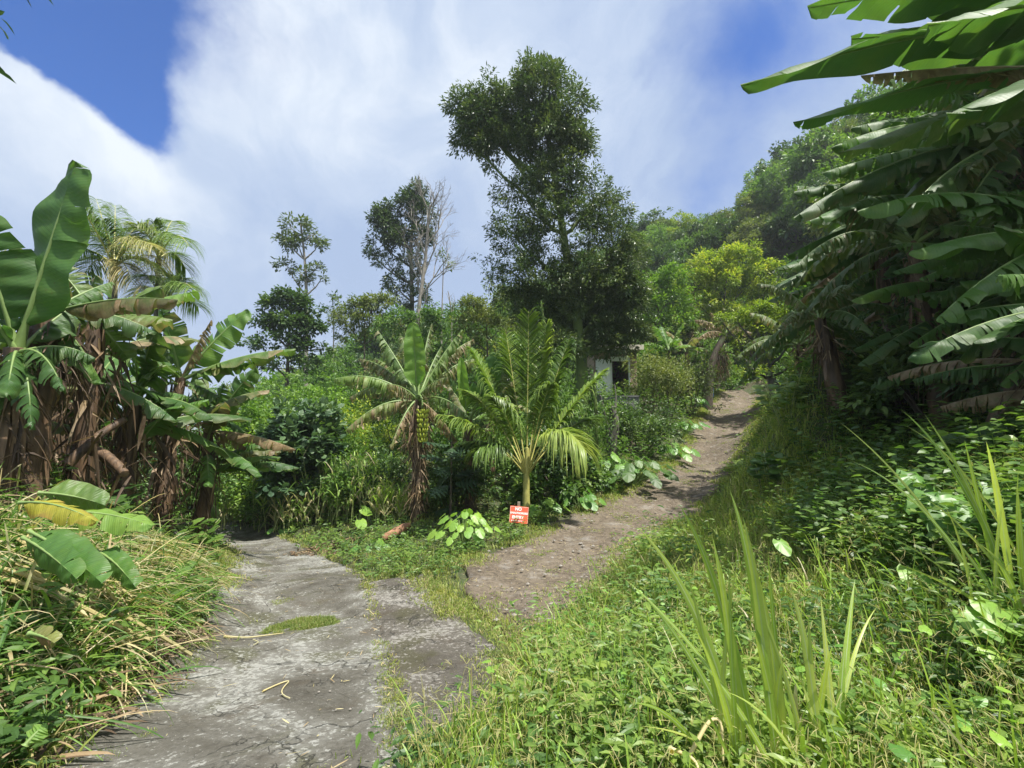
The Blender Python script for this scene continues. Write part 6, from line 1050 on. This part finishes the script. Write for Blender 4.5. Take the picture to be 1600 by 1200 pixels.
stalky('tall leafy plant with pointed leaves at the rim of the dirt track on the right', 1225, 8.2, .95, 12, .16, (.3, .8)); stalky('bright leafy plant overhanging the dirt track', 1160, 9.6, .6, 9, .17, (.8, 1.)); stalky('dark leafy plant below the pointed leaved one', 1195, 7.4, .6, 12, .17, (.0, .4)); stalky('leafy plant in the shade beneath the small palm', 1330, 8.4, .7, 12, .15, (.1, .5)); stalky('leafy plant at the foot of the guinea grass', 1120, 3.0, .3, 8, .07, (.6, 1.), k=6, spread=.2); stalky('bright green weed at the bottom edge between path and clump', 830, 2.7, .28, 8, .06, (.7, 1.), k=7, spread=.2); stalky('bright green weed in the middle of the bottom edge', 990, 2.3, .3, 8, .07, (.6, 1.), k=6, spread=.2); stalky('broad leaved weed on the left heap', 300, 5.0, .35, 6, .16, (.1, .4), k=4, spread=.2); stalky('broad leaved weed at the foot of the left grove', 215, 5.6, .6, 6, .24, (.1, .4), k=4, spread=.25)
stalky('leafy weed overhanging the left road edge', 318, 7.4, .5, 7, .16, (.3, .6), k=6, spread=.3); stalky('single pointed leaf plant beside the road bend on the left', 315, 8.6, .7, 3, .3, (.4, .6), k=2, spread=.1)
print('near done')
# ================================================================ light, sky, camera
sc = bpy.context.scene
w = bpy.data.worlds.new('World'); sc.world = w; w.use_nodes = True; nt = w.node_tree; nt.nodes.clear()
SUN = np.array([.40, -.26, 1.2]); SUN = SUN / np.linalg.norm(SUN); EL = math.asin(SUN[2]); AZ = math.atan2(SUN[0], SUN[1])
sky = nt.nodes.new('ShaderNodeTexSky'); sky.sky_type = 'NISHITA'; sky.sun_disc = False; sky.sun_elevation = EL; sky.sun_rotation = AZ; sky.altitude = 600; sky.air_density = .9; sky.dust_density = .2; sky.ozone_density = 3.
tc = nt.nodes.new('ShaderNodeTexCoord').outputs['Generated']
def VM(op, a, b=None, s=None):
    n = nd(nt, 'ShaderNodeVectorMath', operation=op)
    for k, v in enumerate((a, b)):
        if v is None: continue
        if hasattr(v, 'is_output'): lk(nt, v, n.inputs[k])
        else: n.inputs[k].default_value = v
    if s is not None: n.inputs[3].default_value = s
    return n
def dirn(px, py):
    v = P(px, py, 10.) - [0, 0, CZ]; return tuple(v / np.linalg.norm(v))
wn = nd(nt, 'ShaderNodeTexNoise', i_Scale=2.2, i_Detail=7., i_Roughness=.55); lk(nt, tc, wn.inputs['Vector'])
wo = VM('SUBTRACT', wn.outputs[1], (.5, .5, .5)); ws = VM('SCALE', wo.outputs[0], None, .34); dv = VM('NORMALIZE', VM('ADD', tc, ws.outputs[0]).outputs[0]).outputs[0]
def blob(px, py, rad, amp):
    d = VM('DOT_PRODUCT', dv, dirn(px, py)).outputs['Value']; a = math_(nt, 'ARCCOSINE', math_(nt, 'MINIMUM', d, .99999)); q = math_(nt, 'DIVIDE', a, rad)
    return math_(nt, 'MULTIPLY', math_(nt, 'EXPONENT', math_(nt, 'MULTIPLY', math_(nt, 'MULTIPLY', q, q), -1.)), amp)
def total(L):
    s = blob(*L[0])
    for b in L[1:]: s = math_(nt, 'ADD', s, blob(*b))
    return s
BLUE = [(60, 20, .11, 1.1), (130, 70, .09, 1.1), (185, 150, .07, 1.), (238, 235, .055, 1.1), (120, -60, .14, 1.), (30, 190, .12, -.6), (-40, 140, .1, -.6), (1080, 60, .10, .20), (1130, 140, .09, .28), (1240, 250, .12, .24), (1110, 320, .09, .34), (1330, 40, .10, .25), (1130, -100, .2, .2), (1000, 140, .06, .2), (1180, 60, .08, .25), (200, -220, .3, .5)]
blue = total(BLUE)
n1 = noise_(nt, tc, 3.2, 8, .58, .3)
cl = math_(nt, 'SUBTRACT', math_(nt, 'MULTIPLY_ADD', n1, .95, .52), blue)
mask = nd(nt, 'ShaderNodeMapRange', interpolation_type='SMOOTHSTEP', i_1=.16, i_2=.78); lk(nt, cl, mask.inputs[0]); mask = mask.outputs[0]
WHITE = [(80, 250, .16, 1.), (330, 60, .22, .7), (640, 60, .25, .75), (840, 150, .2, .5), (240, 330, .1, .7), (1000, 250, .15, .35), (450, 120, .2, .4)]
wh = math_(nt, 'ADD', math_(nt, 'MULTIPLY', total(WHITE), .6), math_(nt, 'MULTIPLY', math_(nt, 'SUBTRACT', noise_(nt, dv, 3.2, 9, .62, .5), .5), 2.0), clamp=True)
ccol = ramp(nt, wh, [(0, (2.1, 2.7, 3.9)), (.45, (2.9, 3.45, 4.4)), (1, (4.5, 4.85, 5.25))])
skc = mixc(nt, 1., sky.outputs[0], (.27, .56, .98), 'MULTIPLY')
skc = mixc(nt, mask, skc, ccol)
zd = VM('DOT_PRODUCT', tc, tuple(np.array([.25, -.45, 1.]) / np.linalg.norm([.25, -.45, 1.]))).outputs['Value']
skc = mixc(nt, mrange(nt, zd, .55, .95, 0, 1.), skc, mixc(nt, .6, skc, (9., 9.2, 9.3)))   # extra brightness added to the unseen sky overhead, raises the ambient light
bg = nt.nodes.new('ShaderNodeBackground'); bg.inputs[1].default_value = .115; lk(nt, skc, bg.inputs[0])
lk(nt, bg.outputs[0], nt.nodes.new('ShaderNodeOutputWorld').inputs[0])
sl = bpy.data.lights.new('sun', 'SUN'); sl.energy = 5.; sl.angle = R(.55); sl.color = (1, .955, .88)
so = bpy.data.objects.new('sun', sl); col.objects.link(so); so.rotation_euler = Vector(SUN).to_track_quat('Z', 'Y').to_euler()
cam = bpy.data.cameras.new('camera'); cam.sensor_width = 36; cam.lens = 36 * FPX / 1600; cam.clip_start = .05; cam.clip_end = 5000
co = bpy.data.objects.new('camera', cam); col.objects.link(co); co.location = (0, 0, CZ); co.rotation_euler = (R(90) + PITCH, 0, 0); sc.camera = co
sc.view_settings.view_transform = 'Standard'; sc.view_settings.look = 'None'; sc.view_settings.exposure = .80; sc.view_settings.gamma = 1
hz_, hn, ho = nodes('haze_air'); hv = nd(hn, 'ShaderNodeVolumePrincipled'); hv.inputs['Color'].default_value = (.86, .91, 1, 1); hv.inputs['Density'].default_value = .0007; hv.inputs['Anisotropy'].default_value = .35; lk(hn, hv.outputs[0], ho.inputs['Volume'])
hb = MB(); hb.add([(x, y, z) for x in (-1700., 1700.) for y in (-700., 1700.) for z in (-32., 62.)], [(0, 1, 3, 2), (4, 6, 7, 5), (0, 4, 5, 1), (2, 3, 7, 6), (0, 2, 6, 4), (1, 5, 7, 3)])
tag(hb.build('haze', hz_, None, False), 'thin bright haze in the humid air', 'haze', kind='stuff')
sc.cycles.volume_bounces = 1; sc.cycles.max_bounces = 7; sc.cycles.diffuse_bounces = 4; sc.cycles.glossy_bounces = 2; sc.cycles.transmission_bounces = 5; sc.cycles.transparent_max_bounces = 4
sc.cycles.use_adaptive_sampling = True; sc.cycles.adaptive_threshold = .015; sc.cycles.use_denoising = True
